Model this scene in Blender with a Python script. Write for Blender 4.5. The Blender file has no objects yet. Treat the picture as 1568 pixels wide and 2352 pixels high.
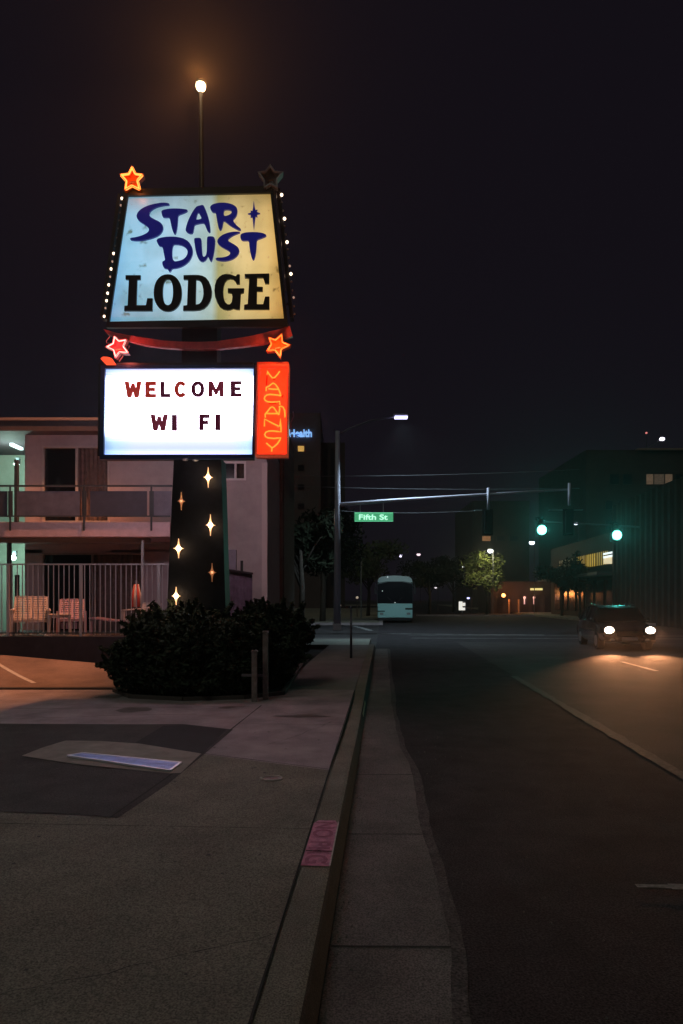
import bpy, bmesh, math, random
from mathutils import Vector, Matrix
random.seed(7)
S = bpy.context.scene
COL = S.collection
R = math.radians
# ------------------------------------------------------------ camera
FPX = 1567.0; CX, CY = 784.0, 1175.5; EYE = 1.6
HOR = CY + 200; CAMY = .27                      # level camera with a rising front: the horizon lies below the middle
ROAD = math.atan(96 / FPX)                     # the road runs 3.5 degrees to the right of the view
cam = bpy.data.cameras.new('camera'); co = bpy.data.objects.new('camera', cam); COL.objects.link(co)
co.location = (0, CAMY, EYE); co.rotation_euler = (R(90), 0, 0); cam.shift_y = 200 / 2351
cam.sensor_fit = 'VERTICAL'; cam.sensor_height = 36; cam.lens = FPX / 2351 * 36
cam.clip_end = 2000; cam.clip_start = 0.05
S.camera = co
# ------------------------------------------------------------ night sky, faint skyglow
W_ = bpy.data.worlds.new('World'); S.world = W_; W_.use_nodes = True
bg = W_.node_tree.nodes['Background']; bg.inputs['Color'].default_value = (0.80, 0.62, 1.0, 1); bg.inputs['Strength'].default_value = 0.0074
sun = bpy.data.lights.new('foreground_fill_sun', 'SUN'); sun.energy = 0.185; sun.angle = R(25); sun.color = (0.92, 1.0, 0.80)  # dim fill added in place of unseen street lamps behind the camera
so = bpy.data.objects.new('foreground_fill_sun', sun); COL.objects.link(so); so.rotation_euler = (R(38), R(-8), R(-25))
S.view_settings.view_transform = 'Standard'; S.view_settings.look = 'None'; S.view_settings.exposure = 0; S.view_settings.gamma = 1

# ------------------------------------------------------------ helpers
def ray(x, y):
    return Vector(((x - CX) / FPX, 1, (HOR - y) / FPX))
def P(x, y, D):                                # point of the photo on the vertical plane at distance D
    d = ray(x, y) * (D - CAMY)
    return Vector((d.x, D, EYE + d.z))
def G(x, y, z=0):
    d = ray(x, y); t = (z - EYE) / d.z
    return Vector((d.x * t, CAMY + d.y * t, z))
def ST(s, t, z=0):                             # road frame: s across (kerb at -0.3), t along
    return Vector((s * math.cos(ROAD) + t * math.sin(ROAD), -s * math.sin(ROAD) + t * math.cos(ROAD), z))
def lin(c):
    return tuple(((v / 255) / 12.92 if v / 255 <= .04045 else ((v / 255 + .055) / 1.055) ** 2.4) for v in c)

def mat(name, col, rough=.7, metal=0, var=.0, vs=3, bump=0, bs=60, emit=None, es=0, spec=None, col2=None, coat=0, grain=0, gs=110):
    m = bpy.data.materials.new(name); m.use_nodes = True; nt = m.node_tree; b = nt.nodes['Principled BSDF']
    b.inputs['Base Color'].default_value = (*col, 1); b.inputs['Roughness'].default_value = rough; b.inputs['Metallic'].default_value = metal
    if spec is not None: b.inputs['Specular IOR Level'].default_value = spec
    if coat: b.inputs['Coat Weight'].default_value = coat
    geo = nt.nodes.new('ShaderNodeNewGeometry')
    if var:
        n = nt.nodes.new('ShaderNodeTexNoise'); n.inputs['Scale'].default_value = vs; n.inputs['Detail'].default_value = 9; n.inputs['Roughness'].default_value = .65
        nt.links.new(geo.outputs['Position'], n.inputs['Vector'])
        r = nt.nodes.new('ShaderNodeMapRange'); r.inputs[1].default_value = .3; r.inputs[2].default_value = .7
        nt.links.new(n.outputs['Fac'], r.inputs[0])
        mx = nt.nodes.new('ShaderNodeMix'); mx.data_type = 'RGBA'
        c2 = col2 or tuple(v * (1 + var) for v in col)
        mx.inputs[6].default_value = (*[v * (1 - var) for v in col], 1); mx.inputs[7].default_value = (*c2, 1)
        nt.links.new(r.outputs[0], mx.inputs[0]); nt.links.new(mx.outputs[2], b.inputs['Base Color'])
    if grain:                                  # stone speckle
        n4 = nt.nodes.new('ShaderNodeTexNoise'); n4.inputs['Scale'].default_value = gs; n4.inputs['Detail'].default_value = 3; nt.links.new(geo.outputs['Position'], n4.inputs['Vector'])
        r4 = nt.nodes.new('ShaderNodeMapRange'); r4.inputs[1].default_value = .36; r4.inputs[2].default_value = .64; r4.inputs[3].default_value = 1 - grain; r4.inputs[4].default_value = 1 + grain; nt.links.new(n4.outputs['Fac'], r4.inputs[0])
        m4 = nt.nodes.new('ShaderNodeVectorMath'); m4.operation = 'SCALE'; nt.links.new(mx.outputs[2], m4.inputs[0]); nt.links.new(r4.outputs[0], m4.inputs['Scale']); nt.links.new(m4.outputs[0], b.inputs['Base Color'])
    if bump:
        n2 = nt.nodes.new('ShaderNodeTexNoise'); n2.inputs['Scale'].default_value = bs; n2.inputs['Detail'].default_value = 6
        nt.links.new(geo.outputs['Position'], n2.inputs['Vector'])
        bp = nt.nodes.new('ShaderNodeBump'); bp.inputs['Strength'].default_value = bump; bp.inputs['Distance'].default_value = .01
        nt.links.new(n2.outputs['Fac'], bp.inputs['Height']); nt.links.new(bp.outputs[0], b.inputs['Normal'])
    if emit:
        b.inputs['Emission Color'].default_value = (*emit, 1); b.inputs['Emission Strength'].default_value = es
    return m

ORG = {}
def thing(name, label, cat, loc=(0, 0, 0), rz=0, group=None, local=False):
    o = bpy.data.objects.new(name, None); COL.objects.link(o); o.location = loc; o.rotation_euler = (0, 0, rz); o.empty_display_size = .2
    o['label'] = label; o['category'] = cat
    if group: o['group'] = group
    ORG[o.name] = Vector((0, 0, 0)) if local else Vector(loc)
    return o
def obj(name, me, m, parent=None, kind=None, label=None, cat=None, group=None):
    me.materials.clear(); me.materials.append(m)
    o = bpy.data.objects.new(name, me); COL.objects.link(o)
    if parent:
        g = ORG[parent.name]
        if g.length > 0: me.transform(Matrix.Translation(-g))
        o.parent = parent; ORG[o.name] = g
    else: ORG[o.name] = Vector((0, 0, 0))
    if kind: o['kind'] = kind
    if label: o['label'] = label
    if cat: o['category'] = cat
    if group: o['group'] = group
    return o
def own_origin(o):                             # put the origin of a one-mesh thing at its base centre
    me = o.data; vs = [v.co for v in me.vertices]
    c = Vector(((min(v.x for v in vs) + max(v.x for v in vs)) / 2, (min(v.y for v in vs) + max(v.y for v in vs)) / 2, min(v.z for v in vs)))
    me.transform(Matrix.Translation(-c)); o.location = c
    return o
class MB:
    def __init__(s): s.v = []; s.f = []
    def add(s, vs, fs):
        k = len(s.v); s.v += [tuple(v) for v in vs]; s.f += [tuple(i + k for i in f) for f in fs]; return s
    def box(s, a, b, M=None):
        x0, x1 = sorted((a[0], b[0])); y0, y1 = sorted((a[1], b[1])); z0, z1 = sorted((a[2], b[2]))
        vs = [Vector(p) for p in ((x0, y0, z0), (x1, y0, z0), (x1, y1, z0), (x0, y1, z0), (x0, y0, z1), (x1, y0, z1), (x1, y1, z1), (x0, y1, z1))]
        if M: vs = [M @ v for v in vs]
        return s.add(vs, [(0, 3, 2, 1), (4, 5, 6, 7), (0, 1, 5, 4), (1, 2, 6, 5), (2, 3, 7, 6), (3, 0, 4, 7)])
    def bar(s, a, b, w, h=None):
        a = Vector(a); b = Vector(b); h = h or w; d = (b - a).normalized()
        up = Vector((0, 0, 1)) if abs(d.z) < .9 else Vector((0, 1, 0))
        x = d.cross(up).normalized(); y = x.cross(d).normalized(); vs = []
        for p in (a, b):
            for i, j in ((-1, -1), (1, -1), (1, 1), (-1, 1)): vs.append(p + x * (i * w / 2) + y * (j * h / 2))
        return s.add(vs, [(0, 1, 2, 3), (7, 6, 5, 4), (0, 4, 5, 1), (1, 5, 6, 2), (2, 6, 7, 3), (3, 7, 4, 0)])
    def tube(s, pts, r, n=8, closed=False, r2=None):
        pts = [Vector(p) for p in pts]; N = len(pts); vs = []; fs = []
        for i, p in enumerate(pts):
            a = pts[(i - 1) % N] if (closed or i) else p; b = pts[(i + 1) % N] if (closed or i < N - 1) else p
            d = (b - a).normalized(); up = Vector((0, 1, 0)) if abs(d.y) < .9 else Vector((1, 0, 0))
            x = d.cross(up).normalized(); y = x.cross(d).normalized()
            rr = r if r2 is None else r + (r2 - r) * i / (N - 1)
            for k in range(n):
                t = 2 * math.pi * k / n; vs.append(p + x * math.cos(t) * rr + y * math.sin(t) * rr)
        for i in range(N if closed else N - 1):
            j = (i + 1) % N
            for k in range(n): fs.append((i * n + k, i * n + (k + 1) % n, j * n + (k + 1) % n, j * n + k))
        if not closed: fs += [tuple(range(n))[::-1], tuple((N - 1) * n + k for k in range(n))]
        return s.add(vs, fs)
    def sph(s, c, r, n=12, sc=(1, 1, 1)):
        c = Vector(c); vs = []; fs = []; m = n // 2
        for i in range(m + 1):
            for k in range(n):
                a = math.pi * i / m; t = 2 * math.pi * k / n
                vs.append(c + Vector((r * sc[0] * math.sin(a) * math.cos(t), r * sc[1] * math.sin(a) * math.sin(t), r * sc[2] * math.cos(a))))
        for i in range(m):
            for k in range(n): fs.append((i * n + k, (i + 1) * n + k, (i + 1) * n + (k + 1) % n, i * n + (k + 1) % n))
        return s.add(vs, fs)
    def quad(s, *p): return s.add(p, [tuple(range(len(p)))])
    def mesh(s, name, smooth=False, bevel=0):
        me = bpy.data.meshes.new(name); me.from_pydata(s.v, [], s.f); me.validate()
        bm = bmesh.new(); bm.from_mesh(me)
        if bevel:
            bmesh.ops.remove_doubles(bm, verts=bm.verts, dist=1e-5)
            bmesh.ops.bevel(bm, geom=[e for e in bm.edges if len(e.link_faces) == 2 and e.calc_face_angle(0) > .6], offset=bevel, segments=2, affect='EDGES', profile=.5)
        bmesh.ops.recalc_face_normals(bm, faces=bm.faces); bm.to_mesh(me); bm.free()
        if smooth:
            for p in me.polygons: p.use_smooth = True
        return me
    def build(s, name, m, parent=None, smooth=False, bevel=0, **k): return obj(name, s.mesh(name, smooth, bevel), m, parent, **k)

def smooth_poly(p, n=2, q=.25):
    for _ in range(n):
        o = []
        for i in range(len(p)):
            a = p[i]; b = p[(i + 1) % len(p)]
            o.append((a[0] * (1 - q) + b[0] * q, a[1] * (1 - q) + b[1] * q)); o.append((a[0] * q + b[0] * (1 - q), a[1] * q + b[1] * (1 - q)))
        p = o
    return p
def plate(contours, D, th, bevel=0, off=0):   # contours in (X, Z); front face at Y = D - th/2
    cu = bpy.data.curves.new('c', 'CURVE'); cu.dimensions = '2D'; cu.fill_mode = 'BOTH'; cu.extrude = th / 2; cu.bevel_depth = bevel; cu.offset = off - bevel; cu.bevel_resolution = 1
    for c in contours:
        sp = cu.splines.new('POLY'); sp.points.add(len(c) - 1); sp.use_cyclic_u = True
        for i, p in enumerate(c): sp.points[i].co = (p[0], p[1], 0, 1)
    o = bpy.data.objects.new('c', cu); me = bpy.data.meshes.new_from_object(o)
    bpy.data.objects.remove(o); bpy.data.curves.remove(cu)
    me.transform(Matrix(((1, 0, 0, 0), (0, 0, -1, D), (0, 1, 0, 0), (0, 0, 0, 1))))
    return me
def XZ(pts, D): return [(P(x, y, D).x, P(x, y, D).z) for x, y in pts]
def join(mes, name):
    bm = bmesh.new()
    for m in mes: bm.from_mesh(m)
    me = bpy.data.meshes.new(name); bm.to_mesh(me); bm.free(); return me
def text_mesh(txt, size, off=0, ext=.01):
    cu = bpy.data.curves.new('t', 'FONT'); cu.body = txt; cu.size = size; cu.extrude = ext; cu.offset = off; cu.align_x = 'LEFT'
    o = bpy.data.objects.new('t', cu); me = bpy.data.meshes.new_from_object(o)
    bpy.data.objects.remove(o); bpy.data.curves.remove(cu); return me
def fit_text(txt, x0, x1, y0, y1, D, off=0, ext=.01):   # text fitted to the box of the photo at distance D
    me = text_mesh(txt, 1, off, ext); vs = [v.co for v in me.vertices]
    ax, bx = min(v.x for v in vs), max(v.x for v in vs); ay, by = min(v.y for v in vs), max(v.y for v in vs)
    a = P(x0, y1, D); b = P(x1, y0, D)
    sx = (b.x - a.x) / (bx - ax); sz = (b.z - a.z) / (by - ay)
    me.transform(Matrix(((sx, 0, 0, a.x - ax * sx), (0, 0, -1, D), (0, sz, 0, a.z - ay * sz), (0, 0, 0, 1))))
    return me
def light(name, kind, loc, energy, color, target=None, size=.1, angle=None, blend=.5):
    l = bpy.data.lights.new(name, kind); l.energy = energy; l.color = color
    if kind in ('POINT', 'SPOT'): l.shadow_soft_size = size
    if kind == 'SPOT': l.spot_size = R(angle); l.spot_blend = blend
    o = bpy.data.objects.new(name, l); COL.objects.link(o); o.location = loc
    if target is not None: o.rotation_euler = (Vector(target) - Vector(loc)).to_track_quat('-Z', 'Y').to_euler()
    return o

# ------------------------------------------------------------ materials
CONC = mat('concrete_light', (.35, .29, .30), .85, var=.3, vs=1.8, bump=.5, bs=70, grain=.4)
CONC_D = mat('concrete_worn', (.215, .20, .155), .88, var=.24, vs=1.5, bump=.6, bs=90, grain=.5, gs=120)
CONC_G = mat('gutter_concrete', (.15, .135, .125), .85, var=.38, vs=1.6, bump=.6, bs=70, grain=.5)
ASPH = mat('asphalt', (.043, .037, .042), .9, spec=.2, var=.35, vs=2.2, bump=.9, bs=90, grain=.6, gs=90)
ASPH_F = mat('lighter_asphalt', (.047, .042, .044), .8, spec=.25, var=.35, vs=.9, bump=.9, bs=80, grain=.5, gs=80)
PATCH = mat('asphalt_patch', (.052, .05, .045), .85, var=.3, vs=3, bump=.7, bs=80, grain=.5)
PATCH2 = mat('fresh_asphalt_patch', (.02, .018, .02), .85, var=.25, vs=3, bump=.7, bs=80, grain=.5)
LOT = mat('lot_asphalt', (.24, .17, .14), .85, var=.3, vs=1.2, bump=.5, bs=60, grain=.35)
JOINT = mat('joint_dirt', (.03, .028, .025), .95, var=.3, vs=20)
WHITE = mat('road_paint', (.62, .6, .56), .7, var=.35, vs=14)
DIRT = mat('soil', (.05, .04, .03), .95, var=.3, vs=5)
REDP = mat('red_kerb_paint', (.64, .22, .36), .6, var=.35, vs=22, bump=.3, bs=50)

# ------------------------------------------------------------ ground
def sheet(name, pts, m, z=None, kind='structure', sub=0, **k):
    mb = MB(); mb.quad(*[(p[0], p[1], p[2] if z is None else z) for p in pts]); return mb.build(name, m, kind=kind, **k)
def road_strip(name, s0, s1, t0, t1, z, m, **k): return sheet(name, [ST(s0, t0, z), ST(s1, t0, z), ST(s1, t1, z), ST(s0, t1, z)], m, **k)
road_strip('ground', -400, 400, -60, 900, -.162, mat('far_ground', (.045, .042, .04), .9, var=.3, vs=.5))
road_strip('road', -.284, 15.5, -6, 400, -.154, ASPH)
road_strip('cross_street', -60, 60, 28.5, 46, -.158, ASPH_F)
mb = MB(); gp = [(-6, .30), (1.5, .30), (3.1, .29), (3.6, .34), (3.95, .35), (4.8, .33), (5.57, .30), (7, .32), (7.6, .28), (8.3, .21), (9.5, .17), (10.8, .15), (24.5, .15)]
def gedge(t):
    for (a, sa), (b, sb) in zip(gp, gp[1:]):
        if a <= t <= b: return sa + (sb - sa) * (t - a) / (b - a)
rg = random.Random(2); tt = -6.0; prev = None; wob = 0
while tt < 24.4:
    wob = wob * .93 + rg.uniform(-.006, .006); e = gedge(tt) + wob + rg.uniform(-.002, .002)
    cur = (ST(-.285, tt, -.148), ST(e, tt, -.148))
    if prev: mb.quad(prev[0], prev[1], cur[1], cur[0])
    prev = cur; tt += .07
mb.build('gutter', CONC_G, kind='structure')
mb = MB(); tt = -6.0; prev = None; wa = wb = 0
while tt < 24.3:
    wa = wa * .9 + rg.uniform(-.006, .006); wb = wb * .9 + rg.uniform(-.008, .008); e = gedge(tt); cur = (ST(e - .03 + wa, tt, -.1455), ST(e + .05 + wb, tt, -.1455))
    if prev: mb.quad(prev[0], prev[1], cur[1], cur[0])
    prev = cur; tt += .11
mb.build('gutter_edge_dirt', mat('edge_dirt', (.075, .067, .065), .9, var=.45, vs=9, bump=.6, bs=80, grain=.6, gs=70), kind='structure')
road_strip('headlight_lit_lane', 2.95, 15.4, -6, 28.4, -.151, ASPH_F)  # headlight glow on the farther lane put into a lighter asphalt colour
# pavement: block with real edge
mb = MB()
def slab(mb, s0, s1, t0, t1, z1, z0=-.3):
    a = [ST(s0, t0), ST(s1, t0), ST(s1, t1), ST(s0, t1)]
    vs = [(p.x, p.y, z0) for p in a] + [(p.x, p.y, z1) for p in a]
    mb.add(vs, [(0, 3, 2, 1), (4, 5, 6, 7), (0, 1, 5, 4), (1, 2, 6, 5), (2, 3, 7, 6), (3, 0, 4, 7)])
slab(mb, -30, -.52, -6, 12.3, 0); mb.build('pavement', CONC, kind='structure')
mb = MB(); slab(mb, -1.9, -.52, 12.304, 24.4, 0); slab(mb, -8, -.52, 24.404, 28.4, 0)
mb.build('far_pavement', mat('concrete_far', (.22, .2, .18), .85, var=.2, vs=1.4, bump=.3), kind='structure')
sheet('near_pavement', [ST(-12, -6), ST(-.525, -6), ST(-.525, 6.62), ST(-1.88, 7.2), ST(-1.95, 5.14), ST(-2.9, 5.22), ST(-12, 5.5)], CONC_D, z=.004)
# kerb (a real step, top slightly rounded)
mb = MB()
prof = [(-.515, -.3), (-.515, 0.0), (-.36, .002), (-.335, -.006), (-.322, -.025), (-.288, -.15), (-.286, -.3)]
vs = []
for t in (-6, 6.62): vs += [ST(s, t, z) for s, z in prof]
for t in (6.63, 8.4, 11.2): vs += [ST(s, t, (z if z < -.14 else (z - (.0 if t < 7 else .045)))) for s, z in prof]
for t in (12.2, 24.4): vs += [ST(s, t, z) for s, z in prof]
n = len(prof)
fs = [(i * n + k, i * n + k + 1, (i + 1) * n + k + 1, (i + 1) * n + k) for i in range(6) for k in range(n - 1)] + [tuple(range(n))]
mb.add(vs, fs); ko = mb.build('kerb', CONC_D, kind='structure')
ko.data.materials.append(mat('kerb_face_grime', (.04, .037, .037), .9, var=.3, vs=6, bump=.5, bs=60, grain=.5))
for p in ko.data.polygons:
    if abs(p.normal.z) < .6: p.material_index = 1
# joints
mb = MB()
def strip(mb, a, b, w, z):
    a = Vector(a); b = Vector(b); d = (b - a); d.z = 0; d.normalize(); nrm = Vector((-d.y, d.x, 0)) * w / 2
    N = max(2, int((b - a).length / .25)); L = []; Rr = []
    for i in range(N + 1):
        p = a.lerp(b, i / N); j = 1 + random.uniform(-.35, .35); L.append(p + nrm * j); Rr.append(p - nrm * j)
    for i in range(N): mb.quad(*[(q.x, q.y, z) for q in (L[i], L[i + 1], Rr[i + 1], Rr[i])])
strip(mb, ST(-.517, -5), ST(-.517, 12.2), .014, .009)
for t in (.9, 2.6, 4.45 - .02): strip(mb, ST(-12, t + .25), ST(-.52, t), .006, .009) if False else None
strip(mb, ST(-3.2, 4.95), ST(-.53, 4.98), .007, .009)
strip(mb, ST(-.53, 6.64), ST(-1.88, 7.21), .016, .009)
strip(mb, ST(-1.9, 7.2), ST(-1.84, 10.4), .014, .009)
strip(mb, ST(-2.0, 5.14), ST(-1.89, 7.2), .02, .012)
for t in (1.95, 3.69, 5.33, 7.05, 8.83, 10.6): strip(mb, ST(-.28, t), ST(gedge(t) - .02, t + .03), .014, -.143)
for t in (8.9, 10.9, 13.2, 15.5): strip(mb, ST(-1.9, t), ST(-.53, t), .01, .009)
strip(mb, ST(-7.5, 9.6), ST(-2, 10.3), .012, .009)
def crack(mb, a, b, w, z, rr, amp=.05):
    a = Vector(a); b = Vector(b); n_ = max(3, int((b - a).length / .09)); pts = []
    nr = Vector((-(b - a).y, (b - a).x, 0)).normalized(); o_ = 0
    for i in range(n_ + 1): o_ += rr.uniform(-amp, amp) * .5; pts.append(a.lerp(b, i / n_) + nr * o_)
    for p, q in zip(pts, pts[1:]):
        k_ = w * rr.uniform(.4, 1.2); m_ = nr * k_ / 2; mb.quad(*[(v.x, v.y, z) for v in (p + m_, q + m_, q - m_, p - m_)])
rc = random.Random(8)
crack(mb, ST(-1.6, 2.9), ST(-.55, 3.5), .006, .010, rc); crack(mb, ST(-2.9, 4.2), ST(-1.9, 3.1), .005, .010, rc); crack(mb, ST(-1.3, 7.6), ST(-.7, 9.2), .007, .010, rc); crack(mb, ST(-5.4, 9.0), ST(-2.6, 9.6), .012, .010, rc)
mb.build('pavement_joints', JOINT, kind='structure')
# asphalt patches cut in the driveway apron
sheet('asphalt_patch', [G(-60, 1662), G(320, 1664), G(420, 1663), G(535, 1676), G(460, 1740), G(390, 1798), G(330, 1840), G(270, 1880), G(190, 1872), G(20, 1866), G(-70, 1864)], PATCH, z=.006)
sheet('fresh_asphalt_patch', [G(375, 1668), G(430, 1666), G(520, 1677), G(465, 1733), G(310, 1707)], PATCH2, z=.010)
sheet('drain_apron', [G(50, 1738), G(98, 1719), G(150, 1703), G(230, 1704), G(320, 1710), G(462, 1733), G(415, 1778), G(390, 1779), G(170, 1757)], mat('drain_concrete', (.28, .26, .22), .85, var=.25, vs=4, bump=.3), z=.014)
# stains
mb = MB()
for (x, y, w, h) in ((300, 1630, 60, 6), (520, 1625, 25, 3), (250, 1600, 40, 4), (700, 1645, 90, 4)):
    c = G(x, y); k = []
    e1 = (G(x + w, y) - c).length; e2 = (G(x, y - h) - c).length
    for i in range(14):
        t = i / 14 * 6.283; q = random.uniform(.6, 1.1); k.append((c.x + e1 * math.cos(t) * q * .8, c.y + e2 * math.sin(t) * q, .005))
    mb.quad(*k)
mb.build('oil_stains', mat('oil_stain', (.12, .10, .09), .6, var=.4, vs=8), kind='structure')
mb = MB(); rs = random.Random(12)
for i in range(70):
    s_, t_ = rs.uniform(-3.4, -.6), rs.uniform(2.2, 8.5); c = ST(s_, t_); r_ = rs.uniform(.006, .02); k = []
    for j in range(8): a_ = j * .785; q_ = r_ * rs.uniform(.6, 1.2); k.append((c.x + math.cos(a_) * q_, c.y + math.sin(a_) * q_, .0075))
    mb.quad(*k)
mb.build('pavement_spots', mat('old_gum', (.06, .055, .05), .7), kind='structure')
mb = MB()
for i in range(260):
    s_, t_ = (-.28 + abs(rs.gauss(0, .05)), rs.uniform(2.5, 12)) if i < 130 else (rs.uniform(.3, 2.6), rs.uniform(2.5, 9)); c = ST(s_, t_, -.145); r_ = rs.uniform(.003, .009)
    mb.sph(c, r_, 4)
mb.build('grit', mat('grit', (.16, .15, .14), .8), kind='stuff')
# motel lot rising behind the apron
mb = MB(); NX, NY = 14, 10
def lotz(X, D):
    a = max(0, min(1, (D - 12.55) / 2.45)); return .012 + a * max(.06, .43 - (X + 7.5) * .088)
vs = [(X, D, lotz(X, D)) for D in [12.5 + i * .25 for i in range(NY + 1)] for X in [-16 + j * 1.0 for j in range(NX + 1)]]
mb.add(vs, [(i * (NX + 1) + j, i * (NX + 1) + j + 1, (i + 1) * (NX + 1) + j + 1, (i + 1) * (NX + 1) + j) for i in range(NY) for j in range(NX)])
mb.build('motel_lot', LOT, kind='structure', smooth=True)
mb = MB(); a = Vector((-8.2, 14.9, lotz(-8.2, 14.9) + .006)); 
pp = []
for i in range(9):
    X = -7.6 + i * .24; D = 14.8 - i * .24; pp.append((X, D, lotz(X, D) + .005))
for i in range(8):
    p, q = Vector(pp[i]), Vector(pp[i + 1]); nn = Vector((.03, .03, 0)); mb.quad(p - nn, q - nn, q + nn, p + nn)
mb.build('stall_line', WHITE, kind='structure')
mb = MB(); mb.box((-16, 12.32, -.2), (-3.0, 12.48, .03)); mb.build('lot_kerb', mat('dark_kerb', (.07, .06, .055), .9, var=.3, vs=4), kind='structure')
mb = MB(); strip(mb, ST(2.95, 5.6), ST(2.94, 16), .16, -.1485)
mb.build('lane_edge_seam', mat('worn_seam', (.054, .048, .049), .75, var=.7, vs=14, bump=.6, bs=60), kind='structure')
# markings on the road
mb = MB()
strip(mb, ST(6.62, 17.3), ST(6.62, 19.8), .12, -.145); mb.build('lane_dash', WHITE, kind='structure')
mb = MB(); strip(mb, ST(1.52, 4.53), ST(1.75, 4.53), .045, -.145); strip(mb, ST(1.72, 4.53), ST(2.45, 4.5), .07, -.144); mb.build('parking_mark', mat('worn_mark', (.25, .24, .23), .8, var=.6, vs=18), kind='structure')
mb = MB(); strip(mb, G(812, 1437, -.15), G(852, 1448, -.15), .3, -.146); strip(mb, G(866, 1455, -.15), G(1250, 1458, -.15), .3, -.146)
mb.build('stop_line', mat('worn_paint', (.3, .3, .3), .7, var=.5, vs=6), kind='structure')
mb = MB()
for t in (31, 33.4): strip(mb, ST(1.2, t), ST(14.5, t), .3, -.145)
mb.build('crosswalk_lines', mat('worn_paint_far', (.13, .13, .13), .7, var=.6, vs=3), kind='structure')
sheet('kerb_ramp', [G(700, 1480.5), G(846, 1481), G(850, 1468), G(706, 1468)], mat('lamplit_ramp_concrete', (.48, .52, .44), .8, var=.2, vs=3), z=.006)  # greenish lamplight on the corner put into the pale ramp colour
# far kerbs
mb = MB(); slab(mb, -60, -.3, 46.5, 46.75, 0); slab(mb, -.3, -.05, 46.5, 200, 0); slab(mb, 15.5, 15.8, -6, 28.4, 0); slab(mb, 15.5, 60, 46.5, 46.9, 0); slab(mb, 3.4, 15.4, 71, 71.5, -.02)
mb.build('far_kerb', CONC, kind='structure')
mb = MB(); slab(mb, -60, -.31, 46.76, 200, -.01); slab(mb, 15.81, 60, -6, 28.4, -.01); slab(mb, 15.81, 60, 46.91, 200, -.01)
mb.build('far_sidewalk', CONC_D, kind='structure')
# red NO PARKING paint on the kerb top and the pale mark on the kerb face
KM = thing('kerb_marking', 'faded red painted block with worn stencilled letters on the kerb top', 'kerb marking', ST(-.43, 4.75, 0.004))
mb = MB()
mb.quad(ST(-.51, 4.33, .007), ST(-.335, 4.33, .007), ST(-.335, 5.08, .007), ST(-.36, 5.17, .007), ST(-.48, 5.17, .007), ST(-.51, 5.10, .007)); mb.build('red_paint', REDP, KM)
mb = MB(); mb.quad(ST(-.34, 4.33, .0105), ST(-.331, 4.33, .0105), ST(-.331, 5.12, .0105), ST(-.34, 5.14, .0105)); mb.build('worn_edge', mat('chipped_edge', (.6, .5, .48), .7, var=.3, vs=30), KM)
mb = MB(); strip(mb, ST(-.505, 4.565), ST(-.34, 4.56), .012, .0105); mb.build('crack', JOINT, KM)
def letters_on_kerb(txt, t0, t1, name):
    me = text_mesh(txt, 1, .02, 0); vs = [v.co for v in me.vertices]
    ax, bx = min(v.x for v in vs), max(v.x for v in vs); ay, by = min(v.y for v in vs), max(v.y for v in vs)
    for v in me.vertices:
        u = (v.co.x - ax) / (bx - ax); w = (v.co.y - ay) / (by - ay)
        v.co = ST(-.495 + .14 * w, t1 - (t1 - t0) * u, .0105)
    obj(name, me, mat('stencil_dark', (.46, .14, .24), .8, var=.3, vs=30), KM)
letters_on_kerb('NO PKG', 4.36, 5.12, 'stencil_letters')
mb = MB(); mb.quad(ST(-.3035, 10.1, -.10), ST(-.316, 10.1, -.045), ST(-.316, 11.4, -.045), ST(-.3035, 11.4, -.10)); 
o = mb.build('kerb_face_mark', mat('pale_yellow_paint', (.5, .45, .25), .7, var=.3, vs=20), label='short pale yellow mark painted on the kerb face beside the bush', cat='kerb marking'); own_origin(o)
# drain grate
GR = thing('drain_grate', 'rectangular steel diamond-pattern drain cover set in the driveway', 'drain cover', (-2.2, 6.95, .014))
g4 = [G(155, 1737, .016), G(190, 1731, .016), G(415, 1753, .016), G(390, 1771, .016)]
a, b, c, d = g4
def bil(u, v): return a.lerp(d, u).lerp(b.lerp(c, u), v)
mb = MB()
for (p, q) in ((a, b), (b, c), (c, d), (d, a)): mb.bar((p.x, p.y, .024), (q.x, q.y, .024), .025, .016)
mb.build('frame', mat('galvanised_rim', (.85, .85, .95), .45, .7), GR)
gm = mat('tread_plate', (.45, .55, .92), .5, .75, var=.2, vs=8)  # blue reflection of the sign put into the steel colour
nt = gm.node_tree; vo = nt.nodes.new('ShaderNodeTexVoronoi'); vo.inputs['Scale'].default_value = 34; vo.inputs['Randomness'].default_value = 0
bp = nt.nodes.new('ShaderNodeBump'); bp.inputs['Strength'].default_value = 1; bp.inputs['Distance'].default_value = .01
gg = nt.nodes.new('ShaderNodeNewGeometry'); mpn = nt.nodes.new('ShaderNodeMapping'); mpn.inputs['Rotation'].default_value = (0, 0, .6)
nt.links.new(gg.outputs['Position'], mpn.inputs['Vector']); nt.links.new(mpn.outputs[0], vo.inputs['Vector']); nt.links.new(vo.outputs['Distance'], bp.inputs['Height']); nt.links.new(bp.outputs[0], nt.nodes['Principled BSDF'].inputs['Normal'])
mb = MB(); U, V = 44, 9
for i in range(U):
    p, q = bil((i + .12) / U, .06), bil((i + .55) / U, .94); q2 = bil((i + .12) / U, .94); p2 = bil((i + .55) / U, .06)
    mb.bar((p.x, p.y, .022), (q.x, q.y, .022), .014, .008); mb.bar((p2.x, p2.y, .0225), (q2.x, q2.y, .0225), .014, .008)
mb.build('tread_bars', gm, GR)
mb = MB(); mb.quad(*[(p.x, p.y, .0185) for p in g4]); mb.build('plate', gm, GR)
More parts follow.
